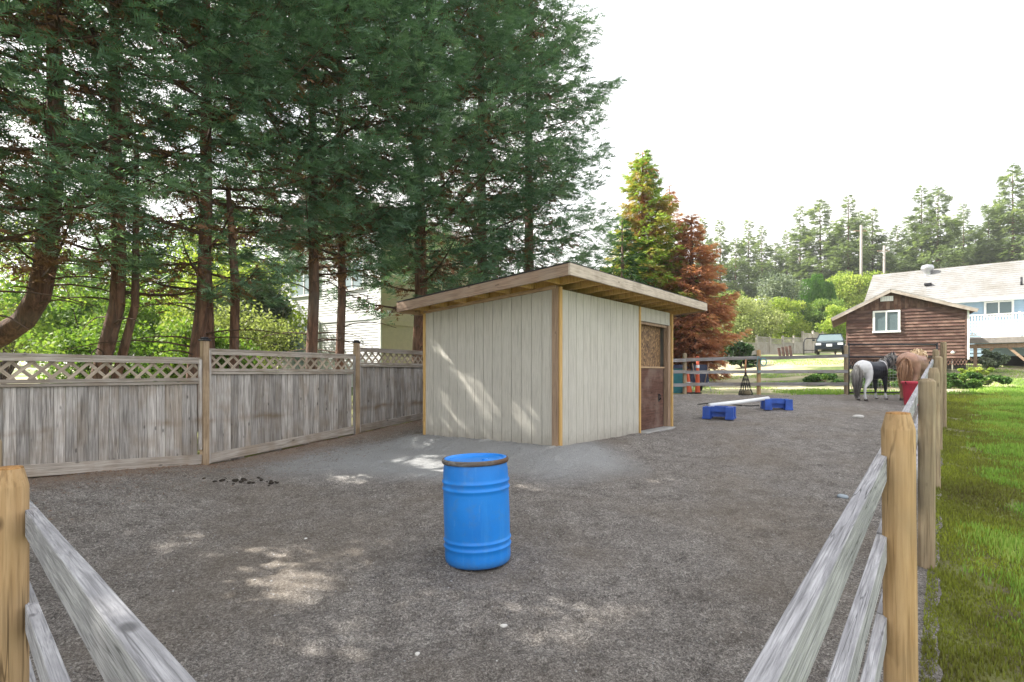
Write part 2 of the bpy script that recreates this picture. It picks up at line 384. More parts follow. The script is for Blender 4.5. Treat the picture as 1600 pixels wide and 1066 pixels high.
# base terrain: one sheet to the horizon, sunk a little under the gravel
ax = np.unique(np.concatenate([np.linspace(-500, -40, 24), np.linspace(-40, 60, 160), np.linspace(60, 500, 24)]))
ay = np.unique(np.concatenate([np.linspace(-60, -4, 10), np.linspace(-4, 60, 150), np.linspace(60, 600, 24)]))
def hbase(x, y):
    z = ground(x, y)+.05*fbm(x*.8, y*.8, 3, 2)*sm(1.0, 2.2, np.abs(x-rfx(y)))-.01
    ins = (x > bfx(y)-.3) & (x < rfx(y)-.75) & (y < 18.7)
    z = np.where(ins, z-.16, z); z = np.where(y < -1.0, z-.1*sm(1, 2, -y), z); return z
V, Q = grid_sheet(lambda y: (-500, 500), ay, 2, lambda x, y: x*0)
V = []; 
for y in ay: V.append(np.stack([ax, np.full(len(ax), y), hbase(ax, np.full(len(ax), y))], -1))
V = np.array(V).reshape(-1, 3); n = len(ax); i = np.arange(len(ay)-1)[:, None]*n; j = np.arange(n-1)[None]
Q = np.stack([i+j, i+j+1, i+n+j+1, i+n+j], -1).reshape(-1, 4)
def mat_lawn():
    m, t, b = nmat('lawn_soil'); v = coords(t, obj_random=False)
    n1 = noise(t, v, .35, 4); n2 = noise(t, v, 3.0, 6); n3 = noise(t, v, 60, 4)
    c = ramp(t, n2, [(.3, (.10, .14, .045)), (.5, (.20, .29, .07)), (.7, (.30, .36, .12))])
    dry = ramp(t, n2, [(.3, (.22, .20, .10)), (.7, (.40, .35, .20))])
    c = mixc(t, ramp(t, n1, [(.50, (0, 0, 0)), (.62, (.02, .02, .02))]), c, dry)
    sp = t.nodes.new('ShaderNodeSeparateXYZ'); t.links.new(v, sp.inputs[0])
    # moss close to the rail fence
    dd = math_(t, 'SUBTRACT', sp.outputs[0], math_(t, 'MULTIPLY', sp.outputs[1], RFA[1]))
    dd = math_(t, 'ADD', dd, math_(t, 'MULTIPLY', noise(t, v, 1.3, 3), .8))
    mo = t.nodes.new('ShaderNodeMapRange'); mo.inputs['From Min'].default_value = 1.0; mo.inputs['From Max'].default_value = 1.7
    mo.inputs['To Min'].default_value = 1; mo.inputs['To Max'].default_value = 0; t.links.new(dd, mo.inputs['Value'])
    moss = ramp(t, n2, [(.34, (.13, .105, .07)), (.48, (.18, .185, .055)), (.66, (.21, .24, .055))])
    # dry track and sandy turf beyond the paddock
    far = t.nodes.new('ShaderNodeMapRange'); far.inputs['From Min'].default_value = 18.6; far.inputs['From Max'].default_value = 20.0
    t.links.new(math_(t, 'ADD', sp.outputs[1], math_(t, 'MULTIPLY', noise(t, v, .6, 3), 2.0)), far.inputs['Value'])
    near = mixc(t, mo.outputs[0], c, moss)
    farc = mixc(t, ramp(t, noise(t, v, .22, 3), [(.44, (0, 0, 0)), (.54, (1, 1, 1))]), ramp(t, n2, [(.3, (.07, .12, .03)), (.7, (.17, .22, .06))]), ramp(t, n2, [(.3, (.36, .33, .19)), (.7, (.50, .45, .30))]))
    c = mixc(t, far.outputs[0], near, farc)
    c = mixc(t, math_(t, 'MULTIPLY', n3, .5), c, mixc(t, 1.0, c, (.5, .5, .5), 'MULTIPLY'))
    t.links.new(c, b.inputs['Base Color']); b.inputs['Roughness'].default_value = .95; bump(t, b, math_(t, 'ADD', n3, n2), .9, .03); return m
M_lawn = mat_lawn()
ob('ground', np_mesh('ground', V, Q, smooth=True), M_lawn, kind='structure')
# gravel paddock
ys = [-2.6]
while ys[-1] < 18.75: ys.append(ys[-1]+max(.028, .0105*abs(ys[-1])))
def micro(x, y):
    x = np.asarray(x, float); y = np.asarray(y, float); hp = 0      # hoof prints: small dents with a raised lip
    for cs, sd_ in ((.31, 5), (.43, 17)):
        ci = np.floor(x/cs); cj = np.floor(y/cs); jx = (ci+.25+.5*vnoise(ci*7.3+.5, cj*3.1+.5, sd_))*cs; jy = (cj+.25+.5*vnoise(ci*2.7+.5, cj*8.9+.5, sd_+1))*cs
        d = np.hypot(x-jx, y-jy); on = vnoise(ci*5.1+.5, cj*4.3+.5, sd_+2) > .5; hp = hp+on*(-.030*np.exp(-(d/.052)**2)+.013*np.exp(-((d-.085)/.028)**2))
    return (hp+.05*fbm(x*1.1, y*1.1, 3, 9)+.034*fbm(x*4, y*6, 3, 3)+.034*fbm(x*13, y*17, 3, 4))*(.15+.85*sm(0, .45, rfx(y)+.10-x))
def xr(y):
    a, b = in_arena_bounds(max(y, -3)); e = .16*float(fbm(np.array(y*1.9), np.array(3.3), 3, 8))+.09*float(fbm(np.array(y*9), np.array(1.3), 3, 8))
    if y < 3.0: a = bfx(y)
    return a, b+e
V, Q = grid_sheet(xr, ys, 240, lambda x, y: ground(x, y)+.012+micro(x, y))
def mat_gravel():
    m, t, b = nmat('packed_gravel'); v = coords(t, obj_random=False)
    big = noise(t, v, .55, 4); mid = noise(t, v, 4.0, 6, .6); fine = noise(t, v, 75, 5, .75); vfine = noise(t, v, 260, 2)
    c = ramp(t, mid, [(.3, (.215, .196, .178)), (.55, (.325, .302, .28)), (.75, (.42, .395, .365))])
    c = mixc(t, ramp(t, fine, [(.35, (.75, .75, .75)), (.52, (0, 0, 0))]), c, (.095, .088, .088))
    c = mixc(t, ramp(t, fine, [(.56, (0, 0, 0)), (.72, (.9, .9, .9))]), c, (.44, .43, .43))
    m2 = noise(t, v, 20, 5, .7)
    c = mixc(t, ramp(t, m2, [(.34, (.45, .45, .45)), (.48, (0, 0, 0))]), c, (.12, .112, .112))
    c = mixc(t, ramp(t, m2, [(.54, (0, 0, 0)), (.68, (.5, .5, .5))]), c, (.36, .345, .33))
    for sc_, lo, hi in ((150, .55, 1.5), (60, .72, 1.28)):       # single grains of crushed stone, light and dark
        vg = t.nodes.new('ShaderNodeTexVoronoi'); vg.inputs['Scale'].default_value = sc_; t.links.new(v, vg.inputs['Vector'])
        sg = t.nodes.new('ShaderNodeSeparateColor'); t.links.new(vg.outputs['Color'], sg.inputs[0])
        c = mixc(t, 1.0, c, ramp(t, sg.outputs[0], [(0, (lo, lo, lo)), (.5, (.95, .94, .93)), (1, (hi, hi, hi))]), 'MULTIPLY')
    vo = t.nodes.new('ShaderNodeTexVoronoi'); vo.inputs['Scale'].default_value = 42; t.links.new(v, vo.inputs['Vector'])
    sc = t.nodes.new('ShaderNodeSeparateColor'); t.links.new(vo.outputs['Color'], sc.inputs[0])
    stone = math_(t, 'MULTIPLY', math_(t, 'GREATER_THAN', sc.outputs[0], .84), math_(t, 'LESS_THAN', vo.outputs['Distance'], .33))
    c = mixc(t, math_(t, 'MULTIPLY', stone, .7), c, ramp(t, sc.outputs[1], [(0, (.20, .19, .18)), (.7, (.36, .35, .34)), (1, (.55, .54, .5))]))
    c = mixc(t, ramp(t, big, [(.46, (0, 0, 0)), (.66, (.42, .42, .42))]), c, (.22, .18, .135))
    # green-brown film in the middle, grey crushed rock at the stable, brown earth along the board fence
    sp = t.nodes.new('ShaderNodeSeparateXYZ'); t.links.new(v, sp.inputs[0])
    def dist(cx, cy, r0, r1, wob=.7):
        vm = t.nodes.new('ShaderNodeVectorMath'); vm.operation = 'DISTANCE'; cb = t.nodes.new('ShaderNodeCombineXYZ')
        t.links.new(sp.outputs[0], cb.inputs[0]); t.links.new(sp.outputs[1], cb.inputs[1]); t.links.new(cb.outputs[0], vm.inputs[0])
        vm.inputs[1].default_value = (cx, cy, 0); d = math_(t, 'ADD', vm.outputs['Value'], math_(t, 'MULTIPLY', noise(t, v, 1.4, 4), wob))
        mr = t.nodes.new('ShaderNodeMapRange'); mr.inputs['From Min'].default_value = r0; mr.inputs['From Max'].default_value = r1
        mr.inputs['To Min'].default_value = 1; mr.inputs['To Max'].default_value = 0; t.links.new(d, mr.inputs['Value']); return mr.outputs[0]
    grey = ramp(t, fine, [(.3, (.29, .30, .31)), (.7, (.50, .51, .52))])
    c = mixc(t, math_(t, 'MULTIPLY', dist(-1.2, 9.0, 1.5, 2.2), .92), c, grey)
    c = mixc(t, math_(t, 'MULTIPLY', dist(.8, 8.4, .9, 1.7), .85), c, grey)
    c = mixc(t, math_(t, 'MULTIPLY', dist(-2.8, 8.4, .8, 1.7), .7), c, grey)
    bd = math_(t, 'SUBTRACT', sp.outputs[0], math_(t, 'MULTIPLY', sp.outputs[1], .5237))
    bd = math_(t, 'ADD', bd, math_(t, 'MULTIPLY', noise(t, v, 1.6, 4), 1.2))
    mr = t.nodes.new('ShaderNodeMapRange'); mr.inputs['From Min'].default_value = -8.0; mr.inputs['From Max'].default_value = -7.2
    mr.inputs['To Min'].default_value = 1; mr.inputs['To Max'].default_value = 0; t.links.new(bd, mr.inputs['Value'])
    c = mixc(t, math_(t, 'MULTIPLY', mr.outputs[0], .75), c, ramp(t, fine, [(.3, (.15, .105, .075)), (.7, (.38, .29, .22))]))
    t.links.new(c, b.inputs['Base Color']); b.inputs['Roughness'].default_value = .95; b.inputs['Specular IOR Level'].default_value = .2
    bump(t, b, math_(t, 'ADD', math_(t, 'ADD', fine, math_(t, 'MULTIPLY', stone, .5)), math_(t, 'MULTIPLY', m2, 1.6)), 1.0, .03); return m
M_gravel = mat_gravel()
ob('paddock_gravel', np_mesh('paddock_gravel', V, Q, smooth=True), M_gravel, kind='structure')
# loose stones, too many to count
def scatter_stones(n, yr, size):
    oc = np.array([(1, 0, 0), (0, 1, 0), (-1, 0, 0), (0, -1, 0), (0, 0, .7), (0, 0, -.5)], float)
    fc = np.array([(0, 1, 4), (1, 2, 4), (2, 3, 4), (3, 0, 4)])
    y = yr[0]+(yr[1]-yr[0])*RNG.random(n)**.8; a = np.array([in_arena_bounds(v) for v in y]); x = a[:, 0]+(a[:, 1]-a[:, 0])*RNG.random(n)
    s = size*(.4+1.2*RNG.random(n)**3); z = ground(x, y)+.012+micro(x, y)+s*.15
    th = RNG.random(n)*6.28; c, si = np.cos(th), np.sin(th)
    B = oc[None, :5]*(s[:, None, None])*(.7+.6*RNG.random((n, 5, 1))); B[..., 1] *= .7
    X = B[..., 0]*c[:, None]-B[..., 1]*si[:, None]+x[:, None]; Y = B[..., 0]*si[:, None]+B[..., 1]*c[:, None]+y[:, None]; Z = B[..., 2]+z[:, None]
    V = np.stack([X, Y, Z], -1).reshape(-1, 3); Q = (fc[None]+5*np.arange(n)[:, None, None]).reshape(-1, 3)
    return V, Q, np.repeat(RNG.random(n), 5)
def mat_tint(name, stops, rough=.8):
    m, t, b = nmat(name); a = t.nodes.new('ShaderNodeAttribute'); a.attribute_name = 'tint'
    t.links.new(ramp(t, a.outputs['Fac'], stops), b.inputs['Base Color']); b.inputs['Roughness'].default_value = rough; return m
M_stone = mat_tint('loose_stone', [(0, (.07, .065, .06)), (.45, (.20, .19, .19)), (.85, (.33, .325, .33)), (1, (.50, .49, .47))])
v1 = scatter_stones(18000, (1.0, 9), .0068); v2 = scatter_stones(4000, (8, 18), .010)
V = np.concatenate([v1[0], v2[0]]); Q = np.concatenate([v1[1], v2[1]+len(v1[0])])
tag(ob('loose_gravel', np_mesh('loose_gravel', V, Q, np.concatenate([v1[2], v2[2]])), M_stone, kind='stuff'), 'small loose stones scattered over the grey paddock surface', 'gravel')
# individual pale stones
def stone_mesh(r, seed):
    bm = bmesh.new(); bmesh.ops.create_icosphere(bm, subdivisions=2, radius=r); rr = random.Random(seed)
    ph = [rr.random()*6 for _ in range(3)]
    for v in bm.verts:
        k = 1+.18*math.sin(v.co.x/r*3+ph[0])*math.cos(v.co.y/r*2.5+ph[1]); v.co = Vector((v.co.x*k*1.25, v.co.y*k, v.co.z*k*.6))
    me = bpy.data.meshes.new('stone'); bm.to_mesh(me); bm.free(); me.polygons.foreach_set('use_smooth', [True]*len(me.polygons)); return me
M_pale = plain('pale_stone', (.55, .54, .52), .8); M_bluest = plain('blue_grey_stone', (.30, .35, .40), .8)
for k, (px, py, r, mt, lb) in enumerate([
    (787, 983, .022, M_pale, 'white pebble lying on the gravel in front of the blue barrel'),
    (652, 1026, .016, M_pale, 'small white pebble near the bottom edge, left of the barrel'),
    (1317, 778, .05, M_bluest, 'flat blue grey stone on the gravel near the right rail fence'),
    (1341, 654, .09, M_pale, 'pale flat stone on the gravel in front of the ponies'),
    (478, 842, .016, M_pale, 'tiny white pebble on open gravel, left of the barrel')]):
    Y = 3.
    for _ in range(30): Y = -((float(ground(SX(px, Y), Y))-CAMZ))*F/(py-HZ)
    x = SX(px, Y); tag(ob('stone', stone_mesh(r, k), mt, None, (x, Y, float(ground(x, Y))+.012+float(micro(np.array(x), np.array(Y)))+r*.3), (0, 0, k)), lb, 'stone')
# manure
mb = thing('manure_pile', 'scattered dark horse droppings on the gravel near the board fence', 'manure', (SX(385, 7.0), 7.0, float(ground(SX(385, 7.0), 7.0))))
M_man = plain('dark_manure', (.03, .024, .018), .95, bs=.6)
rr = random.Random(3)
for k in range(34):
    dx = rr.gauss(0, .17); dy = rr.gauss(0, .06)+dx*.25; r = rr.uniform(.010, .026)
    if k > 26: dx -= .25
    z = float(ground(mb.location.x+dx, 7+dy)-mb.location.z)+.015+r*.4
    o = ob('dropping', stone_mesh(r, k), M_man, mb, (dx, dy, z), (0, 0, k))
# ================================================================== GRASS
def blades(name, x, y, h, wd, label, mat, kind='stuff', lean=.5, zoff=0):
    n = len(x); z = np.where(x < rfx(y)+.13, np.maximum(hbase(x, y), np.where(y < 18.7, ground(x, y)+.008+micro(x, y), -9)), hbase(x, y))+zoff; th = RNG.random(n)*6.28; dx = np.cos(th)*wd; dy = np.sin(th)*wd
    la = RNG.random(n)*6.28; lx = np.cos(la)*h*lean*RNG.random(n); ly = np.sin(la)*h*lean*RNG.random(n)
    hh = h*(.5+RNG.random(n))
    A = np.stack([x-dx, y-dy, z-.01], -1); B = np.stack([x+dx, y+dy, z-.01], -1); C = np.stack([x+lx, y+ly, z+hh], -1)
    V = np.stack([A, B, C], 1).reshape(-1, 3); Q = np.arange(3*n).reshape(-1, 3)
    t = np.clip(.5+.9*fbm(x*.9, y*.9, 3, 21)+.25*(RNG.random(n)-.5)*2, 0, 1)
    return tag(ob(name, np_mesh(name, V, Q, np.repeat(t, 3)), mat, kind=kind), label, 'grass')
M_grass = foliage('grass_blade', (.13, .24, .045), (.30, .47, .09), (.52, .58, .20), trans=.4)
M_mossb = foliage('moss_tuft', (.12, .105, .04), (.25, .28, .05), (.44, .50, .07), trans=.3)
n = 190000; y = 1.2+20*RNG.random(n)**1.25; x = rfx(y)+.25+(1.1+.36*y)*RNG.random(n)
k = (fbm(x*1.5, y*1.5, 4, 31)+(x-rfx(y)-.80-.04*y)*.55) > RNG.normal(-.05, .08, n)
blades('lawn_grass', x[k], y[k], .022+.0016*y[k]+.030*(vnoise(x[k]*1.6, y[k]*1.6, 77) > .55), .0028+.0011*y[k], 'short mown grass to the right of the round post rail fence', M_grass)
n = 110000; y = 1.2+18*RNG.random(n)**1.2; x = rfx(y)+.04+(1.06+.07*y)*RNG.random(n)**1.2
k = (fbm(x*2.4, y*1.6, 4, 41) > RNG.normal(-.15, .07, n)) & (x-rfx(y) < 1.35+.08*y+.5*fbm(x*2, y*2, 2, 44))
blades('moss', x[k], y[k], .017+.0012*y[k]+.014*(vnoise(x[k]*4, y[k]*3, 78) > .55), .0045+.0010*y[k], 'yellow green moss along the foot of the rail fence', M_mossb)
n = 90000; y = 18.8+16*RNG.random(n)**1.6; x = 2+30*RNG.random(n)
k = (fbm(x*.35, y*.5, 3, 51) > -.02+RNG.normal(0, .03, n)) & (x < 26)
blades('rough_grass', x[k], y[k], .05+.05*(y[k] < 20), .016, 'rough patchy grass beyond the back rail fence', M_grass)
# ================================================================== STABLE (small shed)
st = thing('stable', 'small grey sided stable with flat sloping roof and brown stable door', 'shed', (CX, CY, .85), SA)
DEP, WID = 4.49, 2.90; SLP = -.068
def ztop(y): return 2.46+SLP*y
# left wall (x = 0) and right wall (y = 0)
bk = MB()
bk.prism([(0.03, -.1), (WID, -.1), (WID, ztop(WID)-.02), (.03, ztop(.03)-.02)], lambda p: (.012, p[0], p[1]), lambda p: (.05, p[0], p[1]))
bk.prism([(.05, -.1), (2.93, -.1), (2.93, 2.44), (.05, 2.44)], lambda p: (p[0], .012, p[1]), lambda p: (p[0], .05, p[1]))
bk.prism([(2.93, 2.17), (4.45, 2.17), (4.45, 2.44), (2.93, 2.44)], lambda p: (p[0], .012, p[1]), lambda p: (p[0], .05, p[1]))
bk.prism([(0, -.1), (DEP, -.1), (DEP, ztop(WID)-.02), (0, ztop(WID)-.02)], lambda p: (p[0], WID-.04, p[1]), lambda p: (p[0], WID, p[1]))
bk.prism([(0.05, -.1), (WID-.05, -.1), (WID-.05, ztop(WID)-.02), (.05, ztop(.05)-.02)], lambda p: (DEP-.05, p[0], p[1]), lambda p: (DEP-.012, p[0], p[1]))
bk.build('wall_backing', M_backing, st)
nb = 14; pitch = (WID-.10)/nb
for k in range(nb):
    y0 = .098+k*pitch; y1 = y0+pitch-.009; b = MB(); dz = .0
    b.prism([(y0, -.12), (y1, -.12), (y1, ztop(y1)-.02), (y0, ztop(y0)-.02)], lambda p: (-.008, p[0], p[1]), lambda p: (.0115, p[0], p[1]))
    b.build('siding_board', M_sidingw, st)
nb = 12; pitch = (2.85-.06)/nb
for k in range(nb):
    x0 = .065+k*pitch; bx('siding_board', st, (x0+(pitch-.009)/2, .002, 1.16), (pitch-.009, .019, 2.56), M_sidingw)
for k in range(6):
    p6 = 1.46/6; x0 = 2.94+k*p6; bx('siding_board', st, (x0+(p6-.010)/2, .002, 2.305), (p6-.010, .019, .27), M_sidingw)
bx('corner_post', st, (-.022, .040, 1.17), (.026, .105, 2.60), M_lum_b, .002)
bx('corner_trim', st, (.027, -.028, 1.17), (.066, .030, 2.60), M_lum_y, .002)
bx('corner_trim', st, (-.01, WID+.01, 1.08), (.06, .04, 2.42), M_lum_y, .002)
bx('door_trim', st, (2.88, -.012, 1.16), (.045, .042, 2.56), M_lum_y, .002)
bx('door_trim', st, (DEP+.005, -.004, 1.19), (.05, .07, 2.46), M_lum_y, .002)
bx('door_post', st, (DEP-.11, .045, 1.05), (.12, .11, 2.22), M_lum_b, .003)
bx('door_header', st, (3.63, .055, 2.14), (1.4, .06, .05), M_lum_b, .002)
dr = bx('lower_door', st, (3.58, .085, .63), (1.32, .03, 1.24), M_door, .003)
bx('door_ledge', st, (3.58, .08, 1.265), (1.34, .06, .035), M_lum_x)
la = ob('latch', tube([(0, 0, .05), (0, -.03, .03), (0, -.035, -.03), (0, 0, -.06)], .012, 6, M_black), None, dr, (.42, -.025, .02))
bx('latch_plate', dr, (.42, -.018, 0), (.07, .006, .16), M_black)
bx('upper_panel', st, (3.62, .16, 1.70), (1.28, .02, .86), M_osb)
bx('stud', st, (3.12, .13, 1.70), (.045, .03, .84), M_lum_y)
bx('threshold', st, (3.65, .10, -.045), (1.5, .50, .10), M_concrete, .01)
# roof
def zr(y): return 2.62+SLP*(y)*1.15      # underside of the sheathing
rs = MB(); y0, y1 = -.48, 3.06; x0, x1 = -.48, 5.18
rs.prism([(y0, zr(y0)), (y1, zr(y1)), (y1, zr(y1)+.014), (y0, zr(y0)+.014)], lambda p: (x0, p[0], p[1]), lambda p: (x1, p[0], p[1]))
rs.build('roof_sheathing', M_ply, st)
rf = MB(); a = .04
rf.prism([(y0-a, zr(y0)+.036), (y1+a, zr(y1)+.036), (y1+a, zr(y1)+.05), (y0-a, zr(y0)+.05)], lambda p: (x0-a, p[0], p[1]), lambda p: (x1+a, p[0], p[1]))
rf.build('roofing', M_roofing, st)
for k in range(11):
    x = .02+k*.50
    if k == 10: x = 5.12
    beam('rafter', st, (x, -.475, zr(-.475)-.066), (x, 3.05, zr(3.05)-.066), .038, .128, M_lum_y)
for k in range(7):
    y = -.02+k*.47; beam('lookout', st, (-.475, y, zr(y)-.06), (-.002, y, zr(y)-.06), .038, .115, M_lum_y)
beam('top_plate', st, (-.03, .02, ztop(0)+.005), (-.03, WID, ztop(WID)+.005), .04, .05, M_lum_x)
beam('fascia', st, (-.50, -.52, zr(-.5)-.055), (-.50, 3.10, zr(3.1)-.055), .036, .165, M_fasc_shade, .002, label='fascia over the left wall, shade painted into its brown')
beam('fascia', st, (-.52, -.522, zr(-.5)-.055), (5.22, -.522, zr(-.5)-.055), .036, .165, M_fasc_lit, .002, label='knotty fascia over the door side, sunlight painted into its pale tone')
beam('fascia', st, (-.48, 3.082, zr(3.08)-.062), (5.2, 3.082, zr(3.08)-.062), .036, .18, M_lum_x)
beam('fascia', st, (5.20, -.50, zr(-.5)-.062), (5.20, 3.06, zr(3.06)-.062), .036, .18, M_lum_x)
# ================================================================== BOARD FENCE WITH LATTICE (left)
FD = Vector((.464, .886, 0)).normalized()
def fpt(s): return Vector((-4.53, 8.17, 0))+FD*s
lf = thing('board_fence', 'weathered grey cedar board fence with lattice top beside the paddock', 'fence', (-4.53, 8.17, .6))
FA = math.atan2(FD.y, FD.x); FR = Euler((0, 0, FA))
def fl(s, off, z): p = fpt(s); nrm = Vector((FD.y, -FD.x, 0)); p = p+nrm*off; return Vector((p.x+4.53, p.y-8.17, z-.6))
posts = [-3.1, 0.0, 3.13, 5.6, 8.1, 10.6, 13.1, 15.6, 18.1, 20.6]
tops = [2.10, 2.21, 2.36, 2.50, 2.62, 2.72, 2.82, 2.92, 3.0, 3.1]     # top of panel between post i and i+1
for i, s in enumerate(posts):
    g = float(ground(*fpt(s).xy)); zt = (SZ(533, 8.17) if i == 1 else SZ(536, 10.94) if i == 2 else tops[i]+.2); h = zt-g+.1
    po = ob('post', box(.092, .092, h, M_fpost, .004), None, lf, fl(s, .03, zt-h/2), FR)
    ob('post_cap', box(.125, .125, .028, M_black, .008), None, po, (0, 0, h/2+.012))
    ob('post_cap', box(.085, .085, .03, M_black, .010), None, po, (0, 0, h/2+.04))
for i in range(len(posts)-1):
    s0, s1 = posts[i]+.05, posts[i+1]-.05; zt = tops[i+0] if i else tops[0]+.12
    zt = [2.22, 2.36, 2.505, 2.62, 2.72, 2.82, 2.92, 3.0, 3.1][i]
    g0 = float(ground(*fpt(s0).xy)); g1 = float(ground(*fpt(s1).xy)); zl = zt-.36        # lattice rail
    beam('rail', lf, fl(s0, .0, zt-.015), fl(s1, .0, zt-.015), .075, .035, M_fence_h, .003)
    beam('rail', lf, fl(s0, .035, zt-.060), fl(s1, .035, zt-.060), .02, .05, M_fence_h)
    beam('rail', lf, fl(s0, .0, zl), fl(s1, .0, zl), .075, .038, M_fence_h, .003)
    beam('rail', lf, fl(s0, .035, zl+.045), fl(s1, .035, zl+.045), .02, .045, M_fence_h)
    beam('rail', lf, fl(s0, .03, g0+.10), fl(s1, .03, g1+.10), .03, .14, M_fence_h, .003)
    for ss in (s0+.02, s1-.02): ob('side_batten', box(.04, .035, zt-g0-.05, M_fence, 0), None, lf, fl(ss, .035, (zt+g0)/2), FR)
    w = .117; s = s0+.04; k = 0
    far = i >= 4
    step = w if not far else .35
    while s < s1-.05:
        ww = min(step, s1-.04-s); gg = float(ground(*fpt(s+ww/2).xy)); h = zl-.02-gg-.03
        if ww > .03: ob('board', box(round(ww-.003, 3), .02, round(h/.04)*.04, M_fence, .005), None, lf, fl(s+ww/2, random.uniform(-.004, .004), zl-.02-round(h/.04)*.02), Euler((random.uniform(-.004, .004), 0, FA+random.uniform(-.02, .02))))
        s += step
    if not far:
        hl = .255; z0 = zl+.06; z1 = z0+hl-.02; t = .19; n_ = int((s1-s0)/t)+3
        for k in range(-3, n_):
            for sg in (1, -1):
                a0 = s0+k*t+.02; a1 = a0+hl
                if sg < 0: A, B = (a1, z0), (a0, z1)
                else: A, B = (a0, z0), (a1, z1)
                # clip to the panel
                def cl(P, Qp):
                    (sa, za), (sb, zb) = P, Qp
                    for bound, d in ((s0+.02, 1), (s1-.02, -1)):
                        if (sa-bound)*d < 0 and (sb-bound)*d < 0: return None
                        if (sa-bound)*d < 0: q = (bound-sa)/(sb-sa); sa, za = bound, za+(zb-za)*q
                        elif (sb-bound)*d < 0: q = (bound-sa)/(sb-sa); sb, zb = bound, za+(zb-za)*q
                    return (sa, za), (sb, zb)
                c = cl(A, B)
                if c is None or abs(c[0][0]-c[1][0]) < .03: continue
                beam('lattice_slat', lf, fl(c[0][0], .004*sg, c[0][1]), fl(c[1][0], .004*sg, c[1][1]), .0072, .038, M_lattice)
# ================================================================== ROUND-POST RAIL FENCES
def post_mesh(r, h, ch=.045, n=28):
    p = [(r*1.02, 0), (r*1.0, h*.3), (r*.995, h*.7), (r, h-ch)]
    p += [(r*.985, h-ch+.004), (r*.74, h-.006), (r*.70, h), (0.35*r, h+.003), (0.001, h)]
    me = lathe_mesh(p, n, None, .025); return me
def round_post(parent, wx, wy, ztop_, r, mats, h=None, tilt=0, ch=.045, label=None):
    g = float(ground(wx, wy)); hh = (ztop_-g)+.25
    me = post_mesh(r, hh, ch); me.materials.append(mats[0]); me.materials.append(mats[1])
    nf = len(me.polygons); idx = np.zeros(nf, np.int32); idx[28*5:] = 1; me.polygons.foreach_set('material_index', idx)
    return ob('post', me, None, parent, local(parent, (wx, wy, ztop_-hh)), (tilt, tilt*.5, random.random()*6), label=label)
R = .061
rfn = thing('rail_fence', 'grey timber rail fence on round posts along the right side', 'fence', (rfx(2.35), 2.35, .17))
FRD = Vector((RFA[1], 1, 0)).normalized(); FRN = Vector((FRD.y, -FRD.x, 0))
rp = [(-.02, -.32), (2.35, -.167), (4.70, -.049), (7.05, .065), (9.40, .28), (11.75, .66)]
for k, (y, t) in enumerate(rp):
    if k == 0: continue
    x = rfx(y); x = [0, SX(1410, y), SX(1437, y)+.055, SX(1461, y), SX(1466, y), SX(1474, y)][k]
    round_post(rfn, x, y, CAMZ+t, R*[1, 1, 1, .98, .95, .9][k], (M_post if k == 1 else M_postgrey, M_postend if k in (1, 5) else M_postgrey), tilt=random.uniform(-.01, .01), ch=.072 if k in (1, 3) else .025)
for k, (y, t) in enumerate([(14.1, .60), (16.45, .62), (18.8, .75)]):
    round_post(rfn, rfx(y)-.02, y, CAMZ+t, R, (M_postgrey, M_postgrey))
for (z0) in (-.53, -.875, -1.21):
    ysn = [.12, 2.34, 4.69, 7.04, 9.39, 11.74, 14.1, 16.45, 18.5]
    for a, b in zip(ysn[:-1], ysn[1:]):
        A = Vector((rfx(a), a, CAMZ+z0+.0575*a)); B = Vector((rfx(b), b, CAMZ+z0+.0575*b)); off = -FRN*.072
        jz = random.uniform(-.008, .008)
        beam('rail', rfn, local(rfn, A+off+FRD*.004+Vector((0, 0, jz))), local(rfn, B+off-FRD*.004+Vector((0, 0, jz+random.uniform(-.008, .008)))), .040, .105, M_rail, .002, 10, .0008)
# near left run
nlf = thing('rail_fence', 'grey rail fence section with one round post in the near left corner', 'fence', (-1.9, 2.15, .1))
DL = Vector((-.977, 1, 0)).normalized(); NL = Vector((DL.y, -DL.x, 0))
round_post(nlf, SX(14, 2.15), 2.15, CAMZ-.363, .060, (M_post, M_postend), ch=.075)
xl = SX(17, 2.15)+.02
def lrail(za, y0=.30, y1=4.3):
    for a, b in ((y0, 2.12), (2.13, y1)):
        A = Vector((xl+.977*(2.15-a), a, CAMZ+za-.106*a)); B = Vector((xl+.977*(2.15-b), b, CAMZ+za-.106*b))
        beam('rail', nlf, local(nlf, A+NL*.045), local(nlf, B+NL*.045), .040, .10, M_rail, .002, 12, .0008)
for za in (-.355, -.72, -1.06): lrail(za)
round_post(nlf, xl-.977*2.2, 4.35, CAMZ-.50, .061, (M_postgrey, M_postgrey))
# back run with net, rope
bfn = thing('rail_fence', 'bleached three rail fence across the back of the paddock', 'fence', (SX(1185, 18.8), 18.8, 1.2))
for px, ty, mt in ((1322, 540, M_postgrey), (1185.5, 547, M_post), (1070, 552, M_postgrey), (955, 555, M_postgrey), (850, 560, M_postgrey)):
    x = SX(px, 18.8); round_post(bfn, x, 18.8, SZ(ty, 18.8), .066, (mt, M_postend if px == 1185.5 else mt), ch=.02)
pxs = [800, 850, 955, 1070, 1185.5, 1322]
for zz, e in ((.43, .13), (.02, .05), (-.38, .03)):
    for a, b in zip(pxs[1:-1], pxs[2:]):
        f = lambda px: Vector((SX(px, 18.8), 18.70, CAMZ+zz+e*(px-1050)/272))
        beam('rail', bfn, local(bfn, f(a)+Vector((.004, 0, 0))), local(bfn, f(b)-Vector((.004, 0, 0))+Vector((0, 0, random.uniform(-.03, .03)))), .04, .11, M_railb, .003, 4, .004)
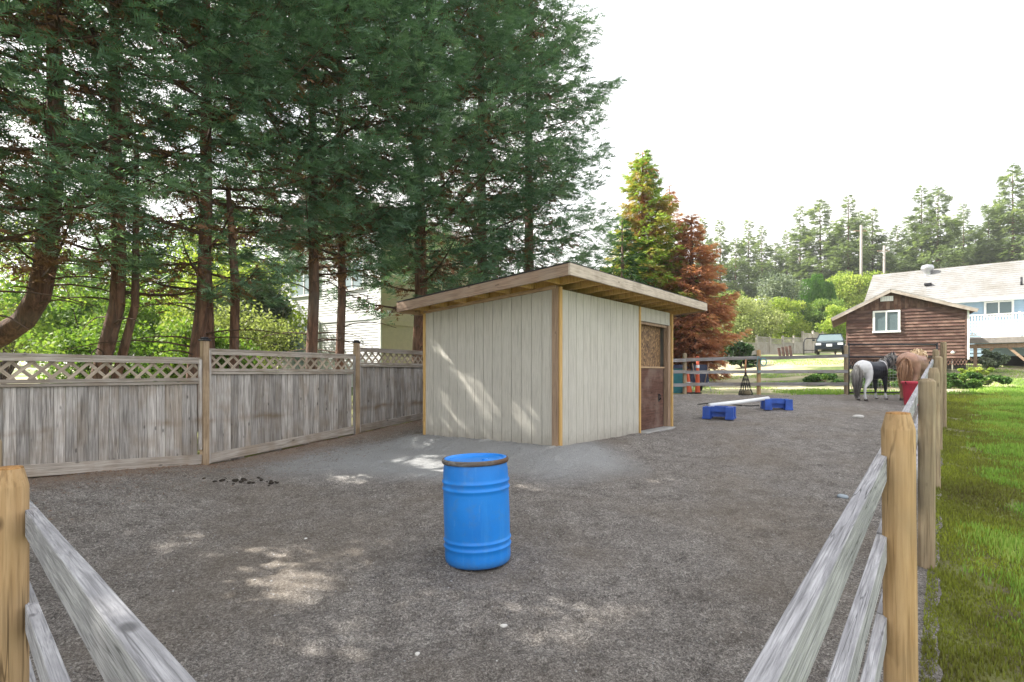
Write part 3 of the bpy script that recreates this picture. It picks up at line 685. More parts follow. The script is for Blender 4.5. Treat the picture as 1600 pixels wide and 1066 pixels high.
# gate
GY = 18.8; gx0, gx1 = SX(1326, GY), SX(1464, GY); gt = thing('metal_gate', 'open wire field gate with tall black frame behind the ponies', 'gate', (gx0, GY, SZ(616, GY)))
gz = lambda py: SZ(py, GY)-SZ(616, GY); gw = gx1-gx0
fb = MB()
def gtube(A, B, r): return ob('bar', tube([A, B], r, 8, M_black), None, gt)
gtube((0, 0, -.1), (0, 0, gz(536)), .03); gtube((gw, 0, -.1), (gw, 0, gz(536)), .03)
gtube((0, 0, gz(538.5)), (gw, 0, gz(538.5)), .028); gtube((0, 0, gz(558)), (gw, 0, gz(558)), .03); gtube((0, 0, gz(613.5)), (gw, 0, gz(613.5)), .025)
wm = MB(); k = 0
while k*.10 < gw: wm.bar((k*.10, 0, gz(613)), (k*.10+.0005, 0, gz(572)), .006, .006); k += 1
for k in range(9): z = gz(613)+k*.10; wm.bar((0, .004, z), (gw, .004, z), .006, .006)
wm.build('wire_mesh', M_galv, gt)
# ================================================================== BLUE BARREL
BY = 4.84; bxx = SX(747, BY)
br = thing('barrel', 'bright blue plastic drum with rusty lid ring standing on the gravel', 'barrel', (bxx, BY, float(ground(bxx, BY))+.012))
br.rotation_euler = (math.radians(-.6), math.radians(-1.6), 0)
def barrel_mat():
    m, t, b = nmat('blue_drum_plastic'); v = coords(t); n = noise(t, v, 3, 5); n2 = noise(t, v, 40, 4)
    c = ramp(t, n, [(.3, (.006, .19, .66)), (.7, (.012, .25, .80))])
    vs = coords(t, (14, 14, 1.2)); c = mixc(t, ramp(t, noise(t, vs, 1.5, 4), [(.55, (0, 0, 0)), (.8, (.30, .30, .30))]), c, (.10, .42, .85))
    sp = t.nodes.new('ShaderNodeSeparateXYZ'); tcx = t.nodes.new('ShaderNodeTexCoord'); t.links.new(tcx.outputs['Object'], sp.inputs[0])
    mr = t.nodes.new('ShaderNodeMapRange'); mr.inputs['From Min'].default_value = .0; mr.inputs['From Max'].default_value = .10; mr.inputs['To Min'].default_value = .7; mr.inputs['To Max'].default_value = 0
    t.links.new(math_(t, 'ADD', sp.outputs[2], math_(t, 'MULTIPLY', n2, .06)), mr.inputs['Value'])
    c = mixc(t, mr.outputs[0], c, (.07, .075, .08))
    sc1 = ramp(t, noise(t, coords(t, (30, 30, 2.5)), 1.2, 5, .7), [(.60, (0, 0, 0)), (.66, (1, 1, 1))]); sc2 = ramp(t, noise(t, v, 5, 4), [(.5, (0, 0, 0)), (.62, (1, 1, 1))])
    c = mixc(t, math_(t, 'MULTIPLY', math_(t, 'MULTIPLY', sc1, sc2), .35), c, (.25, .50, .85))
    dst = ramp(t, noise(t, v, 9, 6, .7), [(.52, (0, 0, 0)), (.75, (1, 1, 1))]); c = mixc(t, math_(t, 'MULTIPLY', dst, .28), c, (.16, .22, .30))
    t.links.new(c, b.inputs['Base Color']); b.inputs['Roughness'].default_value = .42; b.inputs['Specular IOR Level'].default_value = .45
    bump(t, b, math_(t, 'ADD', n, math_(t, 'MULTIPLY', n2, .15)), .12, .01); return m
M_drum = barrel_mat(); r = .287; H = .865
pf = [(0.001, .004), (r*.86, .004), (r*.92, .0), (r*.965, .012), (r*.985, .035), (r*.99, .06)]
def rib(z): return [(r*.988, z-.017), (r*1.012, z-.007), (r*1.02, z), (r*1.012, z+.007), (r*.988, z+.017)]
pf += [(r*.99, .10)]+rib(.150)+[(r*.985, .172)]+rib(.205)+[(r*.99, .235), (r*.995, .42), (r*.99, .60)]+rib(.640)+[(r*.985, .662)]+rib(.70)+[(r*.985, .735), (r*.97, .80), (r*.945, .845), (r*.93, .862)]
ob('drum_body', lathe_mesh(pf, 96, M_drum), None, br)
rust = wood('rusty_ring_steel', (.07, .055, .05), (.36, .35, .33), stain=(.15, .08, .045), axis=0, knots=False, grain=.6, rough=.7, stain_amt=.9)
ob('lid_ring', lathe_mesh([(r*.93, .858), (r*.985, .852), (r*1.008, .862), (r*1.012, .873), (r*1.004, .884), (r*.98, .890), (r*.95, .892), (r*.935, .885)], 96, rust), None, br)
ob('lid', lathe_mesh([(r*.95, .882), (r*.945, .893), (r*.90, .894), (r*.875, .888), (r*.865, .876), (r*.82, .874), (r*.79, .881), (r*.74, .881), (r*.72, .876), (r*.1, .879), (.001, .879)], 96, M_drum), None, br)
ob('bung', lathe_mesh([(.03, .876), (.03, .888), (.001, .889)], 16, M_drum), None, br, (.09, -.08, 0))
# ================================================================== JUMP BLOCKS AND POLE
M_blk = plain('blue_jump_plastic', (.025, .085, .40), .5, var=.3, bs=.2, scale=5)
def jump_block(px, py, Y, rz, label):
    x = SX(px, Y); t = thing('jump_block', label, 'jump block', (x, Y, float(ground(x, Y))+.01), rz, 'blue blocks holding the ground pole')
    b = MB(); b.box((0, 0, .20), (.50, .20, .14)); b.box((0, 0, .09), (.44, .17, .08)); b.build('body', M_blk, t)
    for sx in (-1, 1):
        for sy in (-1, 1):
            b = MB(); b.box((sx*.25, sy*.17, .14), (.17, .17, .28)); b.box((sx*.25, sy*.17, .03), (.19, .19, .04)); b.build('foot', M_blk, t)
    b = MB(); b.box((0, .15, .23), (.34, .06, .12)); b.box((0, -.15, .23), (.34, .06, .12)); b.build('cradle', M_blk, t)
    return t
jump_block(1124, 655, 13.0, math.radians(-28), 'blue plastic jump block at the near left end of the white pole')
jump_block(1213, 641, 14.7, math.radians(-12), 'blue plastic jump block at the far right end of the white pole')
A = Vector((SX(1113, 12.9), 13.1, float(ground(4.6, 13.1))+.31)); B = Vector((SX(1203, 14.6), 14.7, float(ground(6.9, 14.7))+.31))
tag(ob('ground_pole', tube([A, A.lerp(B, .5)+Vector((0, 0, -.01)), B], .048, 14, M_white_pl)), 'white round jump pole resting on two blue blocks', 'pole')
# hose on the ground
pts = [Vector((SX(1090+k*12, 15.7+.35*math.sin(k*.7)), 15.7+.35*math.sin(k*.7), 0)) for k in range(9)]
for p in pts: p.z = float(ground(p.x, p.y))+.03
tag(ob('hose', tube(pts, .016, 6, M_rubber)), 'thin dark hose lying on the gravel behind the white pole', 'hose')
# ================================================================== HAY NET, ROPE
hx = SX(1165, 18.6); hn = thing('hay_net', 'black mesh hay net hanging from the back rail with orange strap', 'net', (hx, 18.60, SZ(619, 18.6)))
prof = [(.02, .80), (.035, .72), (.085, .62), (.13, .45), (.18, .25), (.23, .10), (.25, .03), (.16, .0)]
nb = MB(); nn = 14
for i in range(len(prof)-1):
    for k in range(nn):
        for q in (0, 1):
            a0 = 2*PI*(k+.5*(i % 2))/nn; a1 = a0+(1 if q else -1)*PI/nn
            p0 = (prof[i][0]*math.cos(a0), prof[i][0]*.45*math.sin(a0), prof[i][1]); p1 = (prof[i+1][0]*math.cos(a1), prof[i+1][0]*.45*math.sin(a1), prof[i+1][1]); nb.bar(p0, p1, .009, .009)
nb.build('netting', M_rubber, hn)
ob('strap', tube([(0, 0, .78), (-.02, -.03, 1.0), (.01, 0, 1.22)], [.018, .03, .02], 8, plain('tan_strap', (.42, .20, .10), .7)), None, hn)
ob('hay', stone_mesh(.15, 5), plain('old_hay', (.16, .13, .08), .95, bs=.6), hn, (0, 0, .10))
M_rope = plain('teal_rope', (.10, .33, .36), .8)
rpx = SX(1190, 18.6); pts = []
for k in range(40): a = k*.62; pts.append((.10*math.cos(a)*(1+.1*math.sin(k)), -.02*k/40, .13*math.sin(a)))
rt = thing('rope', 'coiled pale teal rope hung over the middle post of the back fence', 'rope', (rpx+.05, 18.58, SZ(566, 18.6)))
ob('coil', tube(pts, .011, 5, M_rope), None, rt)
ob('loose_end', tube([(-.1, 0, .1), (-.18, -.01, .2), (-.22, 0, -.1), (-.16, 0, -.35), (-.10, 0, -.30)], .011, 5, M_rope), None, rt)
# ================================================================== MUCK BUCKET
bY = 15.7; bxp = SX(1424.5, bY); bk = thing('bucket', 'large red plastic bucket on the gravel beside the chestnut pony', 'bucket', (bxp, bY, float(ground(bxp, bY))+.01))
ob('tub', lathe_mesh([(.001, .01), (.165, .01), (.17, .0), (.178, .02), (.225, .62), (.245, .63), (.248, .655), (.225, .66), (.218, .62), (.165, .04), (.001, .04)], 32, M_red_pl), None, bk)
ob('rim', lathe_mesh([(.232, .60), (.252, .605), (.255, .66), (.246, .672), (.228, .665)], 32, M_red_pl), None, bk)
ob('handle', tube([(.25*math.cos(a), -.10, .66-.10*math.sin(max(0, a))) for a in np.linspace(0, PI, 9)], .012, 6, M_rubber), None, bk)
# ================================================================== CONES, BIN, BARROW
def cone(px, Y, label, h, r0, r1, name, cat):
    x = SX(px, Y); t = thing(name, label, cat, (x, Y, float(ground(x, Y))))
    ob('base', box(r0*2.6, r0*2.6, .045, M_rubber, .01), None, t, (0, 0, .03))
    ob('cone', lathe_mesh([(r0, .04), (r0+(r1-r0)*.3, h*.3), (r0+(r1-r0)*.7, h*.7), (r1, h), (.001, h+.005)], 20, M_orange), None, t)
    if h > .9:
        for z in (.62, .80): f = z/h; rr_ = r0+(r1-r0)*f; ob('band', lathe_mesh([(rr_+.005, h*z/1.0-.05), (rr_+.004, h*z+.05)], 20, M_white_pl), None, t)
        ob('handle', tube([(.05*math.cos(a), 0, h+.02+.09*math.sin(a)) for a in np.linspace(0, PI, 8)], .014, 6, M_orange), None, t)
    else: ob('band', lathe_mesh([(r0*.72, h*.42), (r0*.52, h*.62)], 20, M_white_pl), None, t)
    return t
cone(1090, 19.2, 'tall orange delineator cone behind the back rail fence', 1.18, .085, .045, 'delineator_cone', 'traffic cone')
cone(1075, 19.3, 'orange traffic cone behind the leftmost visible back fence post', .72, .14, .035, 'traffic_cone', 'traffic cone')
by_ = 19.7; bx_ = SX(1056, by_); bn = thing('wheeled_bin', 'teal wheeled bin with dark lid behind the back rails next to the stable', 'bin', (bx_, by_, float(ground(bx_, by_))))
b = MB(); b.prism([(-.25, 0), (.25, 0), (.30, .86), (-.30, .86)], lambda p: (p[0], -.26, p[1]), lambda p: (p[0], .28, p[1])); b.build('body', M_teal, bn)
b = MB(); b.prism([(-.33, .86), (.33, .86), (.31, .93), (.15, .985), (-.15, .985), (-.31, .93)], lambda p: (p[0], -.31, p[1]), lambda p: (p[0], .33, p[1])); b.build('lid', plain('navy_plastic', (.02, .03, .07), .4), bn)
for sx in (-1, 1): ob('wheel', lathe_mesh([(.001, -.03), (.12, -.03), (.13, 0), (.12, .03), (.001, .03)], 16, M_rubber), None, bn, (sx*.29, .27, .13), (0, PI/2, 0))
wbx = SX(1093, 20.3); wb = thing('wheelbarrow', 'upturned black wheelbarrow propped behind the orange cones', 'wheelbarrow', (wbx, 20.3, float(ground(wbx, 20.3))))
b = MB(); b.prism([(-.36, .30), (.36, .30), (.26, .98), (-.26, .98)], lambda p: (p[0], -.02, p[1]), lambda p: (p[0]*.8, .25, p[1]*.98)); b.build('tray', plain('navy_plastic', (.02, .03, .07), .4), wb)
for sx in (-1, 1): ob('handle', tube([(sx*.12, -.10, .15), (sx*.30, -.12, 1.02)], .018, 6, M_lum_b), None, wb)
for sx in (-1, 1): ob('leg', tube([(sx*.30, -.05, .35), (sx*.34, -.25, .0)], .014, 6, M_galv), None, wb)
ob('wheel', lathe_mesh([(.001, -.04), (.17, -.04), (.19, 0), (.17, .04), (.001, .04)], 20, M_rubber), None, wb, (0, -.06, .19), (0, PI/2, 0))
# ================================================================== BACK GARDEN: FAR FENCE
M_farf = wood('far_fence_boards', (.36, .33, .29), (.55, .51, .46), stain=(.30, .26, .20), axis=2, objvar=.12, knots=False)
ff = thing('board_fence', 'long stepped pale board fence at the back behind the shrubs', 'fence', (SX(1070, 36), 36, 1.8))
fp = [(1040, 35, 546, 592), (1064, 36, 543, 589), (1108, 38, 530, 584), (1134, 39.5, 538, 580), (1159, 41, 535, 577), (1182, 42, 526, 572), (1203, 43, 529, 566), (1223, 44, 527, 562), (1240, 45, 527, 558), (1254, 46, 520, 556), (1270, 47.5, 519, 553), (1286, 49, 519, 550), (1310, 52, 522, 549), (1360, 58, 520, 545)]
for i, (px, Y, t0, bt) in enumerate(fp):
    x = SX(px, Y); z1 = SZ(t0, Y)+.12; z0 = SZ(bt, Y)-1.2
    ob('post', box(.13, .13, z1-z0, M_farf), None, ff, local(ff, (x, Y, (z0+z1)/2)), Euler((0, 0, .5)))
    if i+1 < len(fp):
        px2, Y2, t2, b2 = fp[i+1]; zt = SZ(t0 if i not in (0,) else t0, Y)-.02; x2 = SX(px2, Y2); d = Vector((x2-x, Y2-Y, 0)); Ln = d.length; d.normalize(); nbd = int(Ln/.15); zb = min(SZ(bt, Y), SZ(b2, Y2))-1.2
        q = MB(); Rm = frame_from((0, 0, 0), d)
        for k in range(nbd):
            c = Vector((x, Y, 0))+d*((k+.5)*Ln/nbd); q.box((c.x-ff.location.x, c.y-ff.location.y, (zt-.42+zb)/2-ff.location.z), (Ln/nbd-.012, .02+.01*(k % 2), zt-.42-zb), Rm)
        q.build('board_panel', M_farf, ff)
        q = MB()
        for zz in (zt, zt-.40): q.box((x+d.x*Ln/2-ff.location.x, Y+d.y*Ln/2-ff.location.y, zz-ff.location.z), (Ln, .08, .05), Rm)
        for k in range(int(Ln/.16)):
            c = Vector((x, Y, 0))+d*(k*.16)
            for sg in (0, 1):
                A = c+Vector((0, 0, zt-.38 if sg else zt-.02)); B = c+d*.34+Vector((0, 0, zt-.02 if sg else zt-.38)); q.bar(A-ff.location, B-ff.location, .012, .035)
        q.build('lattice_panel', M_farf, ff)
# leaning brown panel
lp = thing('plank_stack', 'brown planks leaning against the far fence', 'planks', (SX(1231, 38), 38, SZ(563, 38)))
for k in range(4): beam('plank', lp, (-.40+k*.25, 0, -.5), (-.50+k*.25, .25, .85+.05*k), .23, .03, M_brown)
# ================================================================== BROWN OUTBUILDING
RA = math.atan2(-.51, .86); R0 = (SX(1323, 27), 27.0); rb = thing('outbuilding', 'brown wood sided outbuilding with white window and low gable roof', 'shed', (R0[0], R0[1], SZ(562, 27)), RA)
RW = 4.55; PKX = 1.75; zb = SZ(562, 27); ze_l = SZ(489, 27)-zb; zpk = SZ(452, 26)-zb; ze_r = SZ(483, 24.8)-zb
def gz_(x): return ze_l+(zpk-.1-ze_l)*(x/PKX) if x < PKX else (zpk-.1)+(ze_r-zpk+.1)*((x-PKX)/(RW-PKX))
b = MB(); poly = [(0, -.05), (RW, -.05), (RW, gz_(RW)), (PKX, gz_(PKX)), (0, gz_(0))]
b.prism(poly, lambda p: (p[0], .03, p[1]), lambda p: (p[0], 5.2, p[1])); b.build('wall', M_brown, rb)
rowh = .145; z = .02; k = 0
while z < ze_r+.05:
    zt_ = z+rowh
    xa = 0 if zt_ < ze_l else PKX*(zt_-ze_l)/(zpk-.1-ze_l)
    xb = RW if zt_ < ze_r else RW-(RW-PKX)*(zt_-ze_r)/(zpk-.1-ze_r)
    b = MB(); b.prism([(0, 0), (-.055, .002), (-.014, rowh), (0, rowh)], lambda p: (xa, p[0]+.03, z+p[1]), lambda p: (xb, p[0]+.03, z+p[1]))
    b.build('siding_board', M_brown, rb); z += rowh; k += 1
M_gbl = wood('brown_gable_boards', (.06, .030, .022), (.15, .08, .055), stain=(.22, .14, .10), axis=2, objvar=.35, stain_amt=.6)
x = .0; zb0 = z
while x < RW-.05:
    if gz_(x+.07) > zb0+.02:
        h = gz_(x+.07)-zb0; b = MB(); b.prism([(x, zb0), (x+.135, zb0), (x+.135, gz_(x+.135)-.01), (x, gz_(x)-.01)], lambda p: (p[0], .0, p[1]), lambda p: (p[0], .03, p[1])); b.build('gable_board', M_gbl, rb)
    x += .145
# roof
b = MB(); xl_, xr_ = -.62, RW+.35; zl_ = ze_l-.62*(zpk-.1-ze_l)/PKX; zr_ = ze_r-.35*(zpk-.1-ze_r)/(RW-PKX); zp_ = zpk-.08
b.prism([(xl_, zl_), (PKX, zp_), (xr_, zr_), (xr_, zr_+.04), (PKX, zp_+.05), (xl_, zl_+.04)], lambda p: (p[0], -.20, p[1]), lambda p: (p[0], 5.6, p[1]))
b.build('roof_deck', M_brown, rb)
b = MB(); b.prism([(xl_-.04, zl_+.035), (PKX, zp_+.055), (xr_+.04, zr_+.035), (xr_+.04, zr_+.085), (PKX, zp_+.105), (xl_-.04, zl_+.085)], lambda p: (p[0], -.25, p[1]), lambda p: (p[0], 5.65, p[1])); b.build('roofing', plain('grey_shingle', (.30, .29, .28), .95, bs=.6), rb)
M_barge = wood('pale_barge_board', (.30, .25, .21), (.60, .55, .50), axis=0, objvar=.1, stain=(.22, .16, .12))
beam('barge_board', rb, (xl_, -.235, zl_-.01), (PKX, -.235, zp_-.01), .03, .13, M_barge); beam('barge_board', rb, (PKX, -.235, zp_-.01), (xr_, -.235, zr_-.01), .03, .13, M_barge)
def rx(px):      # wall coordinate of a picture column
    t = (px-800)/F; return (t*R0[1]-R0[0])/(.86+.51*t)
def rz_(px, py): s = rx(px); return SZ(py, R0[1]-.51*s)-zb
wx0, wx1 = rx(1363.5), rx(1406.5); wz0, wz1 = rz_(1385, 520), rz_(1385, 485.5)
wn = ob('window', box(wx1-wx0, .03, wz1-wz0, M_glass), None, rb, ((wx0+wx1)/2, -.022, (wz0+wz1)/2))
ww, wh = wx1-wx0, wz1-wz0
for c, s_ in (((0, -.03, wh/2-.04), (ww, .05, .08)), ((0, -.035, -wh/2+.045), (ww+.04, .07, .09)), ((-ww/2+.045, -.03, 0), (.09, .046, wh-.17)), ((ww/2-.045, -.03, 0), (.09, .046, wh-.17)), ((0, -.03, 0), (.05, .04, wh-.17))):
    bx('frame', wn, c, s_, M_white)
gv = bx('gable_vent', rb, (rx(1385.5), -.02, rz_(1385, 467)), (.50, .05, .23), M_white)
for k in range(5): bx('louvre', gv, (-.2+k*.1, -.03, 0), (.012, .02, .2), M_galv)
beam('downspout', rb, (RW+.06, -.02, -.05), (RW+.06, -.02, ze_r-.02), .06, .07, M_white_pl)
bx('corner_board', rb, (RW-.02, -.012, ze_r/2), (.07, .05, ze_r), M_brown)
b = MB(); 
for k in range(40): b.bar((k*.115, -.01, -.30), (k*.115+.12, -.01, -.04), .01, .03); b.bar((k*.115+.12, 0, -.30), (k*.115, 0, -.04), .01, .03)
b.build('skirt_lattice', M_brown, rb); b = MB(); b.box((RW/2, .12, -.22), (RW, .04, .5)); b.build('skirt_shade', M_dark, rb)  # near-black sheet painted as the shade behind the lattice
# lamp post beside it
lx = SX(1488, 25); lm = thing('garden_lamp', 'white globe garden lamp on a short post beside the brown outbuilding', 'lamp', (lx, 25, SZ(572, 25)-.1))
ob('post', tube([(0, 0, -.1), (0, 0, .62)], .025, 8, M_white), None, lm)
bm = bmesh.new(); bmesh.ops.create_uvsphere(bm, u_segments=16, v_segments=10, radius=.12); me = bpy.data.meshes.new('globe'); bm.to_mesh(me); bm.free(); me.polygons.foreach_set('use_smooth', [True]*len(me.polygons)); ob('globe', me, M_white_pl, lm, (0, 0, .72)); ob('collar', lathe_mesh([(.04, .58), (.07, .61), (.05, .64)], 12, M_white), None, lm)
# ================================================================== PALE BLUE HOUSE
HD = Vector((.75, -.66, 0)).normalized(); HN = Vector((-.66, -.75, 0)).normalized(); HA = math.atan2(HD.y, HD.x)
H0 = Vector((23.7, 36, 0)); hs = thing('house', 'pale blue sided house with long grey shingle roof and white deck rail', 'house', (H0.x, H0.y, CAMZ), HA)
# local: x along ridge, y = -HN (away from us)
LN = 15.; zrg = 6.33; zev = 3.93+.06; ey = -3.6
M_sh = None
def shingle():
    m, t, b = nmat('weathered_shingles'); v = coords(t, (1, 1, 1), False); n1 = noise(t, v, .9, 5, .65); n2 = noise(t, coords(t, (6, 1.5, 6), False), 3, 4)
    br_ = t.nodes.new('ShaderNodeTexBrick'); br_.inputs['Scale'].default_value = 4.5; br_.inputs['Color1'].default_value = (.185, .19, .195, 1); br_.inputs['Color2'].default_value = (.235, .24, .245, 1); br_.inputs['Mortar'].default_value = (.16, .145, .13, 1); br_.inputs['Mortar Size'].default_value = .012
    t.links.new(v, br_.inputs['Vector'])
    c = mixc(t, ramp(t, n1, [(.45, (0, 0, 0)), (.68, (.7, .7, .7))]), br_.outputs['Color'], (.13, .12, .10))
    c = mixc(t, math_(t, 'MULTIPLY', n2, .3), c, (.18, .165, .14))
    t.links.new(c, b.inputs['Base Color']); b.inputs['Roughness'].default_value = .95; bump(t, b, n2, .6, .03); return m
M_sh = shingle()
rows = 17; b = MB()
for k in range(rows):                      # overlapping shingle courses
    f0 = k/rows; f1 = (k+1)/rows; yA, yB = ey*(1-f0), ey*(1-f1); zA, zB = zev+(zrg-zev)*f0, zev+(zrg-zev)*f1
    b.prism([(yA, zA), (yB, zB), (yB, zB+.03), (yA, zA+.05)], lambda p: (-.3, p[0], p[1]), lambda p: (LN, p[0], p[1]))
b.prism([(0, zrg), (3.6, zev), (3.6, zev+.05), (0, zrg+.05)], lambda p: (-.3, p[0], p[1]), lambda p: (LN, p[0], p[1]))
b.build('roof', M_sh, hs)
b = MB(); b.box((LN/2-.15, ey-.03, zev-.05), (LN+.3, .10, .14)); b.build('gutter', M_white, hs)
b = MB(); b.box((LN/2-.1, ey+.25, zev-.11), (LN, .5, .03)); b.build('soffit', M_white, hs)
b = MB(); wy = ey+.45; z = 1.1
b.prism([(-.05, 0.9), (LN, .9), (LN, zev-.12), (-.05, zev-.12)], lambda p: (p[0], wy+.03, p[1]), lambda p: (p[0], wy+5.5, p[1]))
while z < zev-.2: b.prism([(0, 0), (-.03, 0), (-.005, .18), (0, .18)], lambda p: (0, wy+.03+p[0], z+p[1]), lambda p: (LN, wy+.03+p[0], z+p[1])); z += .18
b.build('wall', M_blue_sid, hs)
b = MB(); b.prism([(ey+.45, zev), (0, zrg-.1), (3.2, zev)], lambda p: (0.0, p[0], p[1]), lambda p: (.1, p[0], p[1])); b.build('gable_wall', M_blue_sid, hs)
def hx_(px, yy): # wall x for a picture column at local depth yy
    o = H0-HN*yy; t = (px-800)/F; return (t*o.y-o.x)/(HD.x-HD.y*t)
def hz_(px, py, yy): s = hx_(px, yy); o = H0-HN*yy+HD*s; return (HZ-py)/F*o.y
def hwin(p0, p1, q0, q1, n=2, curt=M_glass_light):
    x0, x1 = hx_(p0, wy), hx_(p1, wy); z0, z1 = hz_(p0, q1, wy), hz_(p0, q0, wy); w, h = x1-x0, z1-z0
    wn = ob('window', box(w, .04, h, M_white), None, hs, ((x0+x1)/2, wy-.01, (z0+z1)/2))
    for k in range(n): bx('pane', wn, (-w/2+.07+(k+.5)*(w-.14)/n, -.022, 0), ((w-.14)/n-.06, .015, h-.14), M_glass)
    for c, s_ in (((0, -.03, h/2-.03), (w, .03, .06)), ((0, -.03, -h/2+.03), (w, .03, .06)), ((-w/2+.03, -.03, 0), (.06, .028, h-.12)), ((w/2-.03, -.03, 0), (.06, .028, h-.12)), ((0, -.03, 0), (.05, .028, h-.12))): bx('frame', wn, c, s_, M_white)
hwin(1537.5, 1584.5, 472, 496)
# deck
dy = ey-1.6; dk0 = hx_(1512, dy); zdk = hz_(1540, 527, dy); zrl = hz_(1540, 492, dy)
bx('deck_floor', hs, ((dk0+LN)/2, (dy+wy)/2, zdk+.0), (LN-dk0, wy-dy, .06), M_white)
bx('deck_beam', hs, ((dk0+LN)/2, dy-.02, zdk-.17), (LN-dk0+.1, .05, .28), plain('grey_beam', (.22, .20, .18), .8))
bx('deck_beam', hs, ((dk0+LN)/2, dy+.2, zdk-.45), (LN-dk0, .14, .22), M_lum_b)
bx('top_rail', hs, ((dk0+LN)/2, dy, zrl), (LN-dk0, .09, .06), M_white); bx('bottom_rail', hs, ((dk0+LN)/2, dy, zdk+.12), (LN-dk0, .05, .07), M_white)
b = MB(); x = dk0+.06; k = 0
while x < LN: b.box((x, dy, (zrl+zdk)/2+.05), (.06, .04, zrl-zdk-.15)); x += .12
b.build('balusters', M_white, hs)
for k in range(6):
    x = dk0+k*2.0; bx('rail_post', hs, (x, dy, (zrl+zdk)/2+.02), (.10, .10, zrl-zdk+.12), M_white)
    xp = x+.3; bx('deck_post', hs, (xp, dy+.25, zdk-1.2), (.15, .15, 1.7), M_lum_b)
    for sg in (-1, 1): beam('knee_brace', hs, (xp+sg*.1, dy+.2, zdk-1.2), (xp+sg*.75, dy+.2, zdk-.5), .10, .12, M_lum_b)
bx('undercroft_shade', hs, ((dk0+LN)/2, wy+.3, zdk-1.1), (LN-dk0+1.0, .1, 2.2), M_dark)  # near-black sheet standing in for the shade below the deck
for (px, py, s_) in ((1449, 421, .42), ):
    yy = -.5; v = thing  # turbine vent near the ridge
    o = ob('roof_vent', lathe_mesh([(.20, 0), (.20, .25), (.30, .32), (.34, .48), (.28, .62), (.001, .70)], 20, M_galv), None, hs, (hx_(px, yy), yy, zrg-.40))
bx('roof_vent', hs, (hx_(1450, -1.9), -1.9, zrg-1.9*.65+.13), (.35, .3, .12), M_black)
ob('roof_pipe', tube([(0, 0, -.1), (0, 0, .45)], .05, 8, M_black), None, hs, (hx_(1596, -2.6), -2.6, zrg-2.6*.65))
# ================================================================== NEIGHBOUR'S HOUSE BEHIND THE CYPRESSES
NA = Vector((-.82, .57, 0)).normalized(); NC = Vector((SX(595, 22), 22.0, 0)); nh = thing('house', 'two storey house with white and cream lap siding behind the tall conifers', 'house', (NC.x, NC.y, 1.2), math.atan2(NA.y, NA.x))
# local x runs to the far left corner, local y = toward the viewer's left front (-) ; outward normal of the white wall is +y or -y
WH = 6.9; wl = 6.9
b = MB(); z = -.3
b.box((wl/2, -2.9, WH/2-.1), (wl-.04, 5.7, WH)); 
while z < WH: 
    b.prism([(0, 0), (.022, 0), (.004, .105), (0, .105)], lambda p: (.0, p[0], z+p[1]), lambda p: (wl, p[0], z+p[1])); z += .105
b.build('wall', M_vinyl, nh, label='white lap siding wall facing the paddock')
b = MB(); z = -.3
while z < WH: b.prism([(0, 0), (-.022, 0), (-.004, .105), (0, .105)], lambda p: (p[0], -.0, z+p[1]), lambda p: (p[0], -5.8, z+p[1])); z += .105
b.build('wall', M_cream, nh, label='cream lap siding end wall')
bx('corner_board', nh, (.03, .0, WH/2), (.10, .06, WH), M_white); bx('corner_board', nh, (wl, 0, WH/2), (.10, .06, WH), M_white)
bx('belly_band', nh, (wl/2, .02, SZ(501, 24)-1.2), (wl-.1, .05, .22), M_vinyl)
bx('belly_band', nh, (-.03, -2.9, SZ(504, 22.5)-1.2), (.05, 5.7, .20), M_cream)
def nx(px): t = (px-800)/F; return (t*NC.y-NC.x)/(NA.x-NA.y*t)
def nwin(p0, p1, z0, z1):
    x0, x1 = nx(p0), nx(p1); w = abs(x1-x0); wn = ob('window', box(w, .04, z1-z0, M_white), None, nh, ((x0+x1)/2, .03, (z0+z1)/2)); h = z1-z0
    for k in range(2): bx('pane', wn, (-w/2+.07+(k+.5)*(w-.14)/2, .022, 0), ((w-.14)/2-.05, .012, h-.14), M_glass_light)
    for c, s_ in (((0, .03, h/2-.04), (w+.06, .04, .08)), ((0, .03, -h/2+.04), (w+.06, .04, .08)), ((-w/2+.02, .03, 0), (.09, .038, h-.16)), ((w/2-.02, .03, 0), (.09, .038, h-.16)), ((0, .03, 0), (.06, .038, h-.16))): bx('frame', wn, c, s_, M_white)
nwin(456, 500, .9, SZ(507, 25.2)-1.2); nwin(455, 500, 4.2, 5.6); nwin(535, 570, 4.2, 5.5)
b = MB(); b.prism([(-.5, WH), (wl+.5, WH), (wl/2, WH+2.0)], lambda p: (p[0], .6, p[1]), lambda p: (p[0], -6.3, p[1])); b.build('roof', plain('brown_shingle', (.10, .085, .07), .95, bs=.5), nh)
# small grey roof seen between the shrubs
gr = thing('garage', 'small building with pale grey roof showing above the garden shrubs', 'building', (SX(1175, 62), 62, 2.5), -.5)
b = MB(); b.prism([(-3.3, 6.5), (3.3, 6.5), (3.3, 6.6), (-3.3, 6.6)], lambda p: (p[0], -3.0, p[1]-1.3), lambda p: (p[0], 0, p[1]+1.2)); b.prism([(-3.3, 6.5), (3.3, 6.5), (3.3, 6.6), (-3.3, 6.6)], lambda p: (p[0], 3.0, p[1]-1.3), lambda p: (p[0], 0, p[1]+1.2)); b.build('roof', plain('pale_metal_roof', (.48, .50, .53), .6), gr)
b = MB(); b.box((0, 0, 2.5), (6, 5, 5.2)); b.build('wall', M_vinyl, gr)
